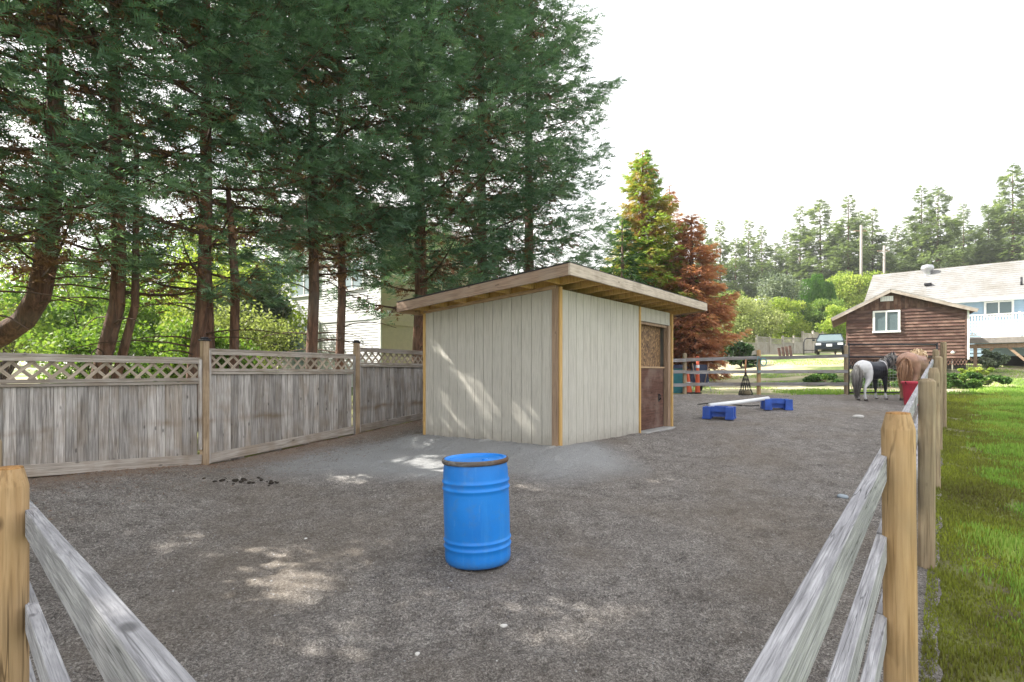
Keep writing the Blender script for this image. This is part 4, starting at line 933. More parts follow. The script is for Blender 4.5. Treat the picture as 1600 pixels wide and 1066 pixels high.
# ================================================================== PARKED CAR
def car():
    Y = 38; x = SX(1297, Y); c = thing('parked_car', 'dark green car parked nose out on the drive by the far fence', 'car', (x, Y, SZ(553.5, Y)), math.radians(-31))
    M_car = plain('dark_car_paint', (.010, .016, .022), .25, .2, bs=0); b = MB()
    sec = [(-2.15, .30, .52, .62), (-2.1, .25, .70, .80), (-1.2, .2, .84, .86), (-.75, .2, .90, .87), (1.6, .2, .92, .87), (2.1, .25, .90, .82), (2.2, .35, .70, .72)]
    pts = []; fs = []
    for (yy, z0, z1, w) in sec: pts += [(-w, yy, z0), (-w*1.02, yy, (z0+z1)/2), (-w*.93, yy, z1), (w*.93, yy, z1), (w*1.02, yy, (z0+z1)/2), (w, yy, z0)]
    for i in range(len(sec)-1): fs += [(i*6+j, i*6+(j+1) % 6, i*6+6+(j+1) % 6, i*6+6+j) for j in range(6)]
    fs += [tuple(range(5, -1, -1)), tuple(range((len(sec)-1)*6, len(sec)*6))]; b.poly(pts, fs); b.build('body', M_car, c)
    b = MB(); pts = [(-.80, -.85, .88), (.80, -.85, .88), (.82, 1.7, .9), (-.82, 1.7, .9), (-.62, -.15, 1.34), (.62, -.15, 1.34), (.64, 1.05, 1.36), (-.64, 1.05, 1.36)]; b.poly(pts, BF); b.build('cabin', M_glass, c)
    b = MB(); b.box((0, .45, 1.36), (1.28, 1.25, .05)); 
    for sx in (-1, 1): b.bar((sx*.80, -.83, .9), (sx*.63, -.15, 1.35), .05, .05); b.bar((sx*.81, 1.65, .92), (sx*.64, 1.05, 1.36), .06, .05)
    b.build('roof', M_car, c)
    for sx in (-1, 1):
        bx('headlight', c, (sx*.62, -2.13, .60), (.30, .06, .13), M_white_pl); bx('mirror', c, (sx*.97, -.55, .95), (.16, .1, .12), M_car)
        for yy in (-1.35, 1.4):
            w = ob('wheel', lathe_mesh([(.001, -.1), (.30, -.1), (.33, -.07), (.33, .07), (.30, .1), (.001, .1)], 24, M_rubber), None, c, (sx*.78, yy, .33), (0, PI/2, 0)); ob('rim', lathe_mesh([(.001, .105), (.19, .108), (.20, .10)] if sx > 0 else [(.001, -.105), (.19, -.108), (.20, -.10)], 16, M_galv), None, w)
    bx('plate', c, (0, -2.17, .52), (.32, .02, .16), M_white_pl); bx('grille', c, (0, -2.12, .40), (1.0, .05, .10), M_rubber)
car()
# arched tube gate in front of far fence
ag = thing('tube_gate', 'grey rounded tube gate standing before the far fence', 'gate', (SX(1256, 41), 41, SZ(556, 41)))
ob('frame', tube([(0, 0, -.3), (0, 0, 1.0), (.08, 0, 1.2), (.25, 0, 1.28), (1.6, 0, 1.28)], .04, 8, M_black), None, ag); ob('bar', tube([(0, 0, .4), (1.6, 0, .4)], .03, 8, M_black), None, ag)
# utility poles
for (px, Y, ty, lb) in ((1345.5, 62, 352, 'tall grey utility pole among the far conifers'), (1381.5, 66, 384, 'shorter grey utility pole just left of the blue house roof')):
    x = SX(px, Y); up = thing('utility_pole', lb, 'utility pole', (x, Y, 4), 0, 'utility poles'); zt = SZ(ty, Y)-4
    ob('pole', tube([(0, 0, -1), (0, 0, zt)], [.17, .13], 10, plain('pole_wood_grey', (.24, .22, .20), .9)), None, up)
    beam('crossarm', up, (-.7, .15, zt-.6), (.7, .15, zt-.6), .1, .1, M_lum_b)
A = Vector((SX(1345.5, 62), 62, SZ(360, 62))); B = Vector((SX(1381.5, 66), 66, SZ(392, 66)))
wr = thing('power_lines', 'thin black wires slung between the two utility poles', 'cable', A)
for k in range(3):
    C = B+Vector((0, 0, -k*.5)); pp = [A+Vector((0, 0, -k*.5))+(C-A-Vector((0, 0, -k*.5)))*t_+Vector((0, 0, -1.2*4*t_*(1-t_))) for t_ in np.linspace(0, 1, 9)]
    ob('wire', tube([p-A for p in pp], .02, 4, M_rubber), None, wr)
# ================================================================== FOLIAGE
def spray_tpl(n, seed, curl=.18, w=.34, leaf=.05):
    """flat feathery twig: a row of slender leaflets either side of a stem, unit length"""
    r = random.Random(seed); V = []; Fq = []
    def kite(p, d, ln, wd, tw):
        b = len(V); p = Vector(p); d = Vector(d).normalized(); s = d.cross(Vector((0, math.sin(tw), math.cos(tw)))).normalized()
        V.extend([tuple(p+s*wd*.8), tuple(p-s*wd*.8), tuple(p+d*ln)]); Fq.append((b, b+1, b+2))
    for k in range(n):
        x = (k+.4)/n; z = -curl*x*x; sg = 1 if k % 2 else -1; ln = w*(1.05-.75*x)*r.uniform(.75, 1.2)
        kite((x*.85, 0, z), (.9+r.uniform(-.2, .3), sg*r.uniform(.7, 1.1), r.uniform(-.35, .25)), ln*1.3, leaf*r.uniform(.8, 1.3), r.uniform(-.8, .8))
    kite((.55, 0, -curl*.3), (1, r.uniform(-.1, .1), -.3), .48, leaf*.8, 0)
    return np.array(V), np.array(Fq)
TPL = [spray_tpl(10, s, leaf=.046, w=.40, curl=.3) for s in range(6)]
TPL_S = [spray_tpl(8, s+9, w=.42, leaf=.085) for s in range(4)]
def sprays(P, D, S_, tint, tpl, updir=None):
    """stamp the twig template at points P along directions D"""
    n = len(P); tp = RNG.integers(0, len(tpl), n); Vs = []; Qs = []; Ts = []; base = 0
    D = D/np.linalg.norm(D, axis=1, keepdims=True)
    U = np.tile(np.array([0, 0, 1.]), (n, 1))+RNG.normal(0, .45, (n, 3))
    Y = np.cross(U, D); Y /= np.linalg.norm(Y, axis=1, keepdims=True)+1e-9; Z = np.cross(D, Y)
    for k in range(len(tpl)):
        i = np.where(tp == k)[0]
        if not len(i): continue
        V, Fq = tpl[k]; W = (V[None, :, 0:1]*D[i][:, None]+V[None, :, 1:2]*Y[i][:, None]+V[None, :, 2:3]*Z[i][:, None])*S_[i][:, None, None]+P[i][:, None]
        Vs.append(W.reshape(-1, 3)); Qs.append((Fq[None]+(np.arange(len(i))*len(V))[:, None, None]).reshape(-1, 3)+base); base += len(i)*len(V)
        Ts.append(np.repeat(tint[i], len(V)))
    return np.concatenate(Vs), np.concatenate(Qs), np.concatenate(Ts)
def branch_tubes(segs, n=3):
    """segs: list of (points, r0, r1) -> one quad mesh"""
    V = []; Q = []
    for pts, r0, r1 in segs:
        k = len(pts); b = len(V)
        for i, p in enumerate(pts):
            d = np.array(pts[min(i+1, k-1)])-np.array(pts[max(i-1, 0)]); d = d/(np.linalg.norm(d)+1e-9); x = np.cross(d, (.1, .2, .97)); x /= np.linalg.norm(x)+1e-9; y = np.cross(d, x); r = r0+(r1-r0)*i/(k-1)
            for j in range(n): a = 2*PI*j/n; V.append(np.array(p)+(x*math.cos(a)+y*math.sin(a))*r)
        for i in range(k-1):
            for j in range(n): Q.append((b+i*n+j, b+i*n+(j+1) % n, b+(i+1)*n+(j+1) % n, b+(i+1)*n+j))
    return np.array(V), np.array(Q)
# openings carved into the crowns to throw sun patches: (x, y, z of a spot the sun reaches, radius)
GAPS = [(SX(696, 9.9), 9.9, 2.45, .11), (SX(724, 9.55), 9.55, 2.05, .15), (SX(712, 9.8), 9.8, 1.25, .17), (SX(732, 9.4), 9.4, 1.6, .12), (SX(745, 9.3), 9.3, 1.2, .13), (SX(852, 8.65), 8.65, 1.1, .13),
        (SX(650, 8.6), 8.6, .72, .24), (SX(675, 8.2), 8.2, .7, .2), (SX(560, 7.6), 7.6, .6, .14), (SX(430, 4.55), 4.55, .33, .36), (SX(495, 3.4), 3.4, .25, .30), (SX(372, 3.35), 3.35, .25, .18), (SX(622, 3.45), 3.45, .25, .14), (SX(820, 3.65), 3.65, .27, .25), (SX(820, 7.2), 7.2, .5, .11), (SX(1070, 7.4), 7.4, .52, .14), (SX(170, 5.0), 5.0, .7, .1)]
def keep_mask(P, root):
    wp = P+np.array(root.location)[None]; s_ = np.array(sv); k = np.ones(len(P), bool); wob = .07*np.sin(wp[:, 0]*5+wp[:, 2]*4)+.06*np.sin(wp[:, 1]*7+wp[:, 2]*3)
    for gx_, gy_, gzz, gr_ in GAPS:
        d = wp-np.array([gx_, gy_, gzz]); t = d@s_; q = d-t[:, None]*s_; r_ = np.linalg.norm(q, axis=1); k &= ~((r_ < gr_+.12+wob) & (t > 0))
    return k
def conifer(root, trunk_pts, radii, z0, H, Rmax, mats, prof, n_limb, dens, ssize, seed, rise=.25, dead=True, tpl=None, low_coarse=None, dead_from=None, bare=0.3, taper=0.0):
    """limbs whorled round the trunk; twigs fan out along each limb; inner twigs are bare or dead"""
    r = np.random.default_rng(seed); tp = np.array(trunk_pts, float)
    ob('trunk', tube(trunk_pts, radii, 14, M_bark, .10), None, root)
    P = []; D = []; Sz = []; T = []; Pd = []; Dd = []; Sd = []; segs = []
    for k in range(n_limb):
        f = (k+r.random())/n_limb; h = z0+(H-z0)*f; az = k*2.399+r.normal(0, .35)
        cx = np.interp(h, tp[:, 2], tp[:, 0]); cy = np.interp(h, tp[:, 2], tp[:, 1])
        ln = Rmax*prof(f)*r.uniform(.72, 1.18); o = np.array([cx, cy, h]); ca, sa = math.cos(az), math.sin(az)
        up = rise+r.normal(0, .10)+taper*.9*f**3; curv = r.uniform(-.05, .22); pts = []
        for t in np.linspace(0, 1, 6): pts.append(o+np.array([ca*ln*t, sa*ln*t, ln*(up*t+curv*t*t-.10*math.sin(PI*t))]))
        segs.append((pts[:5], .010+.012*ln, .005)); pts = np.array(pts)
        coarse = 1.0 if (low_coarse is None or h < low_coarse) else 1.75
        m = max(5, int(dens*ln/coarse**1.7)); t = r.random(m)**.75*(1-bare)+bare; t = np.clip(t, 0, 1)
        c = np.stack([np.interp(t*5, range(6), pts[:, q]) for q in range(3)], -1); wdt = ln*.42*np.sin(PI*np.clip(t*.9+.08, 0, 1))**.8
        sd_ = r.choice([-1, 1], m)*r.random(m)**.7; off = sd_*wdt
        c = c+np.stack([-sa*off+0*off, ca*off, r.normal(0, .07, m)*ln*.45-np.abs(off)*.22], -1)
        ang = az+sd_*(.9-.3*t)+r.normal(0, .25, m); pit = up*.6+r.normal(.0, .22, m)-.08
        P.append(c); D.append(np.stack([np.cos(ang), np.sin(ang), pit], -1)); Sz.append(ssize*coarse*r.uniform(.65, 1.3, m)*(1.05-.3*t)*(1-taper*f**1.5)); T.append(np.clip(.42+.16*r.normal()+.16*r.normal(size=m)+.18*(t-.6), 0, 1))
        for q in range(int(2+ln*.8)):      # side twigs
            tt = r.uniform(.15, .9); p0 = np.array([np.interp(tt*5, range(6), pts[:, w]) for w in range(3)]); a2 = az+r.choice([-1, 1])*r.uniform(.5, 1.1); l2 = ln*.35*r.uniform(.5, 1)
            segs.append(([p0, p0+np.array([math.cos(a2)*l2*.5, math.sin(a2)*l2*.5, .02]), p0+np.array([math.cos(a2)*l2, math.sin(a2)*l2, -.06])], .008, .003))
        if dead:
            md = int(m*.28); t = r.uniform(.08, .55, md); c = np.stack([np.interp(t*5, range(6), pts[:, q]) for q in range(3)], -1)+r.normal(0, .16, (md, 3))*np.array([1, 1, .7]); a3 = az+r.normal(0, 1, md)
            Pd.append(c); Dd.append(np.stack([np.cos(a3), np.sin(a3), r.normal(-.2, .3, md)], -1)); Sd.append(ssize*coarse*.8*r.uniform(.5, 1.1, md))
    V, Q = branch_tubes(segs, 3); V[:, :2] += 0; ob('branches', np_mesh('branches', V, Q, smooth=True), M_twig, root, kind='stuff')
    P = np.concatenate(P); D = np.concatenate(D); Sz = np.concatenate(Sz); T = np.concatenate(T)
    km = keep_mask(P, root); P, D, Sz, T = P[km], D[km], Sz[km], T[km]
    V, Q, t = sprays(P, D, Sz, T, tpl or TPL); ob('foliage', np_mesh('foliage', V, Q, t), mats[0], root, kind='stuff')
    if dead:
        P = np.concatenate(Pd); km = keep_mask(P, root); P = P[km]; V, Q, t = sprays(P, np.concatenate(Dd)[km], np.concatenate(Sd)[km], RNG.random(len(P)), TPL_S); ob('dead_foliage', np_mesh('dead_foliage', V, Q, t), mats[1], root, kind='stuff')
    return len(Q)
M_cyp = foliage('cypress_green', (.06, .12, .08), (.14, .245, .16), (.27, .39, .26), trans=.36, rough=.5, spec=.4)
M_cypd = foliage('cypress_dead', (.13, .065, .035), (.28, .15, .085), trans=.2)
def prof_cyp(f): return (.72+.5*math.sin(PI*min(1, f*1.15+.12)))*(1 if f < .75 else max(.12, (1-f)/.25))*.92
row = [  # px at fence height, depth, height, radius, crown start, trunk bend list, trunk radius, label
    (-60, 7.6, 15, 3.0, 3.6, 'outermost left conifer of the tall row, half outside the picture', .16, 0),
    (62, 9.3, 16, 3.0, 3.4, 'tall conifer with strongly curved lower trunk at the left edge of the row', .17, 1),
    (178, 10.4, 16.5, 3.0, 3.5, 'tall leaning double stemmed conifer second from the left behind the board fence', .15, 2),
    (303, 11.4, 17, 3.1, 3.5, 'tall conifer of three stems rising behind the tallest fence post', .15, 3),
    (487, 13.8, 18, 3.2, 4.3, 'tall conifer with orange brown trunk in front of the white house window', .15, 4),
    (531, 15.2, 18, 3.2, 4.7, 'slim trunked tall conifer in front of the white house wall', .13, 4),
    (655, 16.8, 20, 3.5, 3.6, 'tall dark conifer rising just left of the stable roof', .22, 5),
    (752, 19.0, 21, 3.2, 3.2, 'dense conifer behind the middle of the stable roof', .22, 5),
    (826, 20.8, 21, 2.7, 2.8, 'dense dark conifer closing the right end of the tall row', .22, 5)]
tris = 0
for i, (px, Y, H, Rm, z0, lb, tr, kind) in enumerate(row):
    x = SX(px, Y); g = float(ground(x, Y)); rt = thing('conifer_tree', lb, 'tree', (x, Y, g), 0, 'tall conifers behind the board fence')
    H -= g*0; mx_ = SX(px, Y)
    if kind == 1: tp = [(-2.0, 0, -.2), (-1.75, 0, .9), (-1.45, 0, 1.45), (-1.05, 0, 1.74), (-.66, 0, 1.94), (-.26, 0, 2.2), (-.02, 0, 2.6), (.1, 0, 3.15), (.17, 0, 3.9), (.28, 0, 5), (.2, 0, 9), (0, 0, H)]
    elif kind == 2: tp = [(-.5, 0, -.2), (-.35, 0, .9), (-.15, 0, 1.7), (.06, 0, 2.5), (.10, 0, 3.4), (.02, 0, 5.5), (0, 0, 8), (0, 0, H)]
    elif kind == 3: tp = [(-.05, 0, -.2), (0, 0, 1.2), (.18, 0, 2.6), (.25, 0, 4.5), (.25, 0, 8), (.2, 0, H)]
    else: tp = [(0, 0, -.2), (0, 0, 1.5), (.06, 0, 3), (.02, .05, 5), (0, 0, 9), (0, 0, H)]
    rd = [tr*1.15]+[tr*max(.12, 1-p[2]/H*.95) for p in tp[1:]]
    if kind == 1: rd = [.2, .19, .185, .18, .175, .17, .165, .16, .15, .13, .08, .02]
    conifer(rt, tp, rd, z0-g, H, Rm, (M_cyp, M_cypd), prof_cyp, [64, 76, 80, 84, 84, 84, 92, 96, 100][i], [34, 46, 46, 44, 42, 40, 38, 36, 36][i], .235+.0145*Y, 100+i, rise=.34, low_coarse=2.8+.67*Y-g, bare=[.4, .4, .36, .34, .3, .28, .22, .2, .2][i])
    if kind == 2: ob('stem', tube([(-.25, 0, -.2), (-.1, .1, .9), (.12, .1, 1.7), (.33, .1, 2.5), (.36, .1, 5.5)], [.10, .09, .08, .07, .04], 10, M_bark, .1), None, rt)
    if kind == 3:
        ob('stem', tube([(.20, .2, -.2), (.22, .2, 1.6), (.20, .15, 3.0), (.12, .1, 6)], [.11, .10, .09, .05], 10, M_bark, .1), None, rt)
        ob('stem', tube([(.62, .4, -.2), (.62, .4, 1.5), (.70, .3, 3.0), (.6, .2, 5)], [.11, .10, .09, .05], 10, M_bark, .1), None, rt)
    if kind == 4: pass
    # bare dead limbs below the crown
    rr2 = random.Random(i); segs = []
    for k in range(9):
        h = rr2.uniform(1.4, max(1.6, z0-g+.6)); az = rr2.uniform(0, 6.28); ln = rr2.uniform(.7, 2.4); o = np.array([np.interp(h, [p[2] for p in tp], [p[0] for p in tp]), 0, h])
        segs.append(([o+np.array([math.cos(az)*ln*t, math.sin(az)*ln*t, ln*(.25*t-.3*t*t)]) for t in np.linspace(0, 1, 5)], .022, .006))
    V, Q = branch_tubes(segs, 3); ob('bare_limbs', np_mesh('bare_limbs', V, Q, smooth=True), M_twig, rt, kind='stuff')
# shading trees of the same row further left, their crowns cast the shade over the paddock
for i, (x, y) in enumerate([(-9.6, 5.2), (-10.8, 2.4), (-12.0, -1.0)]):
    rt = thing('conifer_tree', ['conifer standing left of the picture edge, nearest of the hidden ones', 'conifer further left beyond the picture edge', 'conifer beyond the picture edge at the corner of the plot'][i], 'tree', (x, y, 0), 0, 'tall conifers behind the board fence')
    conifer(rt, [(0, 0, -.2), (0, 0, 5), (0, 0, 16)], [.2, .14, .03], 2.4, 16, 2.7, (M_cyp, M_cypd), prof_cyp, 60, 20, 1.05, 300+i, rise=.3, bare=.1, tpl=TPL_S, dead=False)
# cedar with a dead red half
M_ced = foliage('cedar_yellow_green', (.14, .23, .05), (.30, .42, .08), (.52, .60, .14), trans=.5, patch=(.50, .24, .12), patch_amt=.55, pscale=.7)
M_cedr = foliage('cedar_dead_red', (.32, .13, .075), (.55, .25, .15), (.68, .40, .25), trans=.45, patch=(.16, .27, .07), patch_amt=.0)
M_cedg = foliage('cedar_dark_green', (.03, .07, .025), (.06, .13, .035), (.12, .20, .05), trans=.25)
def prof_cone(f): return max(.06, (1-f)**.7*(.62+.52*min(1, f*3.2)))
def cone_tree(name, px, Y, ytop, R_, z0, mats, label, seed, nl=60, dens=22, ss=.5, dead=False, group=None, bot=None, rise=-.05, bare=.12):
    x = SX(px, Y); g = float(ground(x, Y)); H = SZ(ytop, Y)-g; rt = thing(name, label, 'tree', (x, Y, g), 0, group)
    conifer(rt, [(0, 0, -.2), (.05, 0, H*.4), (0, 0, H)], [R_*.10, R_*.07, .02], z0, H, R_, mats, prof_cone, nl, dens, ss, seed, rise=rise, dead=dead, bare=bare, tpl=TPL_S, taper=.22); return rt
cone_tree('cedar_tree', 1004, 27.0, 238, 2.9, .8, (M_ced, M_cedr), 'yellow green cedar with rusty patches left of the dead red tree', 501, 150, 62, .44, dead=True)
cone_tree('dead_cedar_tree', 1046, 28.4, 292, 1.9, .8, (M_cedr, M_cedr), 'slim rust red dead cedar standing between the green cedar and the broad dead one', 512, 100, 64, .36)
cone_tree('dead_cedar_tree', 1080, 26.0, 336, 2.4, .6, (M_cedr, M_cedr), 'broad rust red dead cedar to the right of the stable roof', 502, 150, 66, .36)
cone_tree('cedar_tree', 972, 24.5, 345, 1.9, .6, (M_cedg, M_cedr), 'dark green cedar close behind the stable roof, left of the yellow green one', 503, 80, 44, .42)
# ------------------------------------------------------------------ broadleaf shrubs and trees
def leaves(P, size, tint):
    n = len(P); d = RNG.normal(0, 1, (n, 3)); d /= np.linalg.norm(d, axis=1, keepdims=True); u = RNG.normal(0, 1, (n, 3)); s = np.cross(d, u); s /= np.linalg.norm(s, axis=1, keepdims=True)+1e-9
    sz = size*(.6+.8*RNG.random((n, 1))); V = np.stack([P-d*sz*.5, P+s*sz*.32, P+d*sz*.5, P-s*sz*.32], 1).reshape(-1, 3)
    return V, np.arange(4*n).reshape(-1, 4), np.repeat(tint, 4)
def bush(name, label, cat, loc, rad, n, size, mat, seed, group=None, blobs=14, trunk=.0, th=0, flat=1.0):
    """crown of leaf clumps round branch tips"""
    global RNG
    r = np.random.default_rng(seed); rt = thing(name, label, cat, loc, 0, group); P = []; T = []; segs = []; rx_, ry_, rz2 = rad
    for k in range(blobs):
        v = r.normal(0, 1, 3); v /= np.linalg.norm(v); rr_ = r.uniform(.35, .85); c = np.array([v[0]*rx_*rr_, v[1]*ry_*rr_, th+rz2+v[2]*rz2*rr_]); br_ = r.uniform(.22, .42)*min(rx_, rz2)*1.1
        m = n//blobs; q = r.normal(0, 1, (m, 3)); q /= np.linalg.norm(q, axis=1, keepdims=True); q *= (r.random((m, 1))**.45)*br_*np.array([1.25, 1.25, .85]); P.append(c+q); T.append(np.clip(.45+.2*r.normal()+.2*r.normal(size=m), 0, 1))
        segs.append(([np.array([0, 0, max(.0, th*.6)]), c*np.array([.4, .4, .6]), c], .02+trunk*.35, .006))
        for _ in range(3): e = c+r.normal(0, br_*.6, 3); segs.append(([c*.85, (c+e)/2, e], .010, .004))
    P = np.concatenate(P); P[:, 2] = np.maximum(P[:, 2], .01); V, Q, t = leaves(P, size, np.concatenate(T)); ob('foliage', np_mesh('foliage', V, Q, t), mat, rt, kind='stuff')
    if trunk: segs.append(([np.array([0, 0, -.3]), np.array([.05, 0, th*.5]), np.array([0, 0, th+rz2*.6])], trunk, trunk*.5))
    V, Q = branch_tubes(segs, 3); ob('branches', np_mesh('branches', V, Q, smooth=True), M_twig, rt, kind='stuff'); return rt
M_yel = foliage('bright_yellow_leaf', (.20, .29, .04), (.36, .43, .09), (.54, .58, .16), trans=.5)
M_mid = foliage('mid_green_leaf', (.08, .15, .03), (.17, .27, .055), (.32, .40, .09), trans=.45)
M_olive = foliage('olive_leaf', (.16, .19, .07), (.30, .34, .13), (.48, .50, .26), trans=.45)
M_dkl = foliage('dark_broad_leaf', (.02, .05, .018), (.045, .095, .03), (.10, .17, .05), trans=.25)
M_greyl = foliage('grey_green_leaf', (.06, .09, .055), (.13, .17, .11), (.26, .30, .22), trans=.3)
def at(px, Y, dz=0): x = SX(px, Y); return (x, Y, float(ground(x, Y))+dz)
garden = [
 (1095, 40, (1.8, 1.5, 2.2), 9000, .16, M_mid, 'mid green bush at the foot of the dead red cedar'),
 (1140, 44, (2.4, 2, 2.6), 14000, .15, M_olive, 'loose olive shrub behind the left part of the far fence'),
 (1185, 47, (2.6, 2, 2.4), 14000, .15, M_olive, 'pale feathery shrub behind the middle of the far fence'),
 (1226, 50, (2.3, 2, 2.6), 12000, .16, M_yel, 'yellow green shrub left of the clipped green columns'),
 (1215, 53, (2.6, 2, 3.9), 14000, .16, M_greyl, 'tall thin silvery shrub behind the far fence'),
 (1160, 56, (2.8, 2, 3.2), 12000, .18, M_mid, 'rounded green tree standing in front of the grey roof'),
 (1300, 56, (2.4, 2, 1.9), 10000, .16, M_mid, 'green bush above the right end of the far fence'),
 (1305, 40, (1.3, 1.2, 1.9), 9000, .13, M_yel, 'sunny bush hugging the left side of the brown outbuilding'),
 (1250, 58, (2.0, 2, 3.0), 9000, .18, M_olive, 'olive tree left of the clipped green columns')]
for i, (px, Y, rad, n, sz, mt, lb) in enumerate(garden): bush('shrub', lb, 'shrub', at(px, Y), rad, int(n*.8), sz*1.08, mt, 600+i, 'shrubs behind the far fence', 22)
bush('broadleaf_tree', 'bright yellow green round tree above the roof of the brown outbuilding', 'tree', at(1330, 60), (3.3, 3, 3.0), 26000, .2, M_yel, 640, None, 40, .18, 3.0)
bush('broadleaf_tree', 'yellow green tree between clipped columns and brown outbuilding', 'tree', at(1290, 50), (1.6, 1.5, 2.4), 12000, .16, M_mid, 641, None, 24, .1, .6)
M_arb = foliage('arborvitae_green', (.05, .13, .02), (.10, .24, .03), (.17, .33, .05), trans=.3)
for i, (px, top) in enumerate([(1262, 440), (1277, 432), (1292, 444)]):
    Y = 54; x, y, g = at(px, Y); H = SZ(top, Y)-g; rt = thing('arborvitae', ['left', 'middle, tallest', 'right'][i]+' clipped bright green column of three at the back', 'tree', (x, y, g), 0, 'clipped green columns'); n = 7000
    th = RNG.random(n)*6.28; zz = RNG.random(n)*H; rr_ = (.85*(1-.6*(zz/H)**5))*(.85+.2*RNG.random(n)+.1*np.sin(th*4+zz)); P = np.stack([np.cos(th)*rr_, np.sin(th)*rr_, zz], -1); D = np.stack([np.cos(th)*.3, np.sin(th)*.3, np.ones(n)], -1)
    V, Q, t = sprays(P, D, np.full(n, .30), np.clip(RNG.normal(.5, .22, n), 0, 1), TPL_S); ob('foliage', np_mesh('foliage', V, Q, t), M_arb, rt, kind='stuff'); ob('trunk', tube([(0, 0, -.2), (0, 0, H*.9)], .06, 8, M_bark), None, rt)
# undergrowth beyond the board fence
und = [(-10.5, 15, (2.2, 2.0, 1.35), M_mid, 'bright sunlit bush behind the left end of the board fence'), (-8.6, 17, (1.9, 1.8, 1.6), M_olive, 'loose yellow green bush between the curved trunk and the double trunk'),
       (-7.6, 14.2, (1.3, 1.1, 1.3), M_mid, 'mid green bush low behind the lattice'), (-14.5, 19, (2.8, 2.5, 2.5), M_mid, 'green bush seen past the curved trunk'), (-11, 22, (2.8, 2.5, 3.2), M_yel, 'tall yellow green sapling behind the bright bushes'),
       (-9.6, 20.5, (1.3, 1.3, 2.2), M_greyl, 'grey green bush left of the neighbouring house'), (-12.0, 24.0, (2.0, 1.8, 3.0), M_mid, 'green leafy tree left of the neighbouring house corner'),
       (-17, 26, (3.5, 3, 4.5), M_mid, 'leafy tree far left behind the row of conifers'), (-21, 23, (3.2, 3, 3.4), M_yel, 'pale sunlit tree at the far left edge'), (-13.5, 28, (3.2, 3, 4.5), M_olive, 'olive green tree behind the yellow saplings'), (-2.6, 30, (1.5, 1.5, 3.8), M_yel, 'bright yellow green tree showing left of the stable roof')]
for i, (x, y, rad, mt, lb) in enumerate(und): bush('shrub' if rad[2] < 3 else 'broadleaf_tree', lb, 'shrub' if rad[2] < 3 else 'tree', (x, y, float(ground(x, y))), rad, 11000 if y < 24 else 9000, .10 if y < 18 else .15, mt, 700+i, 'plants beyond the board fence', 26, .05)
# big-leaved shrub at far fence, ivy mounds
bush('shrub', 'dark big leaved shrub in front of the far fence behind the hay net', 'shrub', (SX(1158, 33), 33, float(ground(SX(1158, 33), 33))), (1.25, 1.0, .85), 1700, .26, M_dkl, 801, None, 16)
M_ivy = foliage('ivy_leaf', (.035, .085, .02), (.08, .17, .035), (.20, .30, .05), trans=.35)
bush('ground_ivy', 'low spreading green ivy mound right of the round fence posts', 'plant', at(1508, 21.3, -.15), (1.9, 1.1, .40), 15000, .085, M_ivy, 802, None, 34)
bush('ground_ivy', 'low green ivy mound behind the wire gate', 'plant', at(1385, 21.6, -.15), (2.0, 1.0, .42), 13000, .085, M_ivy, 803, None, 34)
bush('ground_ivy', 'low leafy clump behind the back rails left of the gate', 'plant', at(1285, 22.8, -.12), (1.2, .8, .36), 9000, .085, M_ivy, 804, None, 24)
bush('weeds', 'tall yellow weeds at the foot of the brown outbuilding', 'plant', at(1525, 24.2, 0), (1.0, .5, .26), 2600, .09, M_yel, 805, None, 16)
bush('shrub', 'grey green bush under the white deck', 'shrub', at(1545, 26.5, 0), (.8, .6, .55), 5000, .08, M_greyl, 806, None, 16)
# ------------------------------------------------------------------ far conifers
M_fir = foliage('fir_green', (.10, .14, .07), (.22, .28, .13), (.38, .44, .20), trans=.45)
def fir_proto(seed, H, Rm, z0, nl, dens):
    rt = thing('fir_tree', 'far fir', 'tree', (0, 0, 0)); conifer(rt, [(0, 0, -1), (.1, 0, H*.5), (0, 0, H)], [.30, .16, .015], z0, H, Rm, (M_fir, M_fir), lambda f: max(.03, (1-f)**.8*(.75+.6*min(1, f*3)))*(.8+.4*math.sin(f*31+seed)), nl, dens, 1.05, seed, rise=.06, dead=False, bare=.2, tpl=TPL_S, taper=.3); return rt
protos = [fir_proto(901, 22, 3.9, 2.5, 190, 15), fir_proto(902, 24, 3.3, 5.0, 170, 15), fir_proto(903, 20, 4.6, 1.5, 190, 15)]
used = [False]*3
firs = [(1098, 74, 342), (1125, 80, 345), (1150, 76, 372), (1170, 84, 343), (1190, 78, 352), (1212, 86, 380), (1230, 82, 362), (1250, 76, 322), (1281, 74, 312), (1303, 84, 345), (1326, 70, 305), (1342, 80, 330), (1363, 74, 326), (1386, 88, 372), (1402, 78, 352), (1420, 88, 345), (1440, 68, 292), (1466, 66, 292), (1487, 82, 338), (1505, 78, 318), (1524, 84, 352), (1545, 66, 322), (1562, 72, 300), (1582, 64, 258), (1604, 70, 300), (1625, 68, 330), (1660, 70, 300), (1700, 75, 290), (1065, 90, 400), (1040, 84, 390), (1010, 88, 380)]
order = ['leftmost', 'second', 'third', 'fourth', 'fifth', 'sixth', 'seventh', 'eighth', 'ninth', 'tenth', 'eleventh', 'twelfth', 'thirteenth', 'fourteenth', 'fifteenth', 'sixteenth', 'seventeenth', 'eighteenth', 'nineteenth', 'twentieth', 'twenty first', 'twenty second', 'twenty third', 'twenty fourth']
firs.sort(); k0 = 0
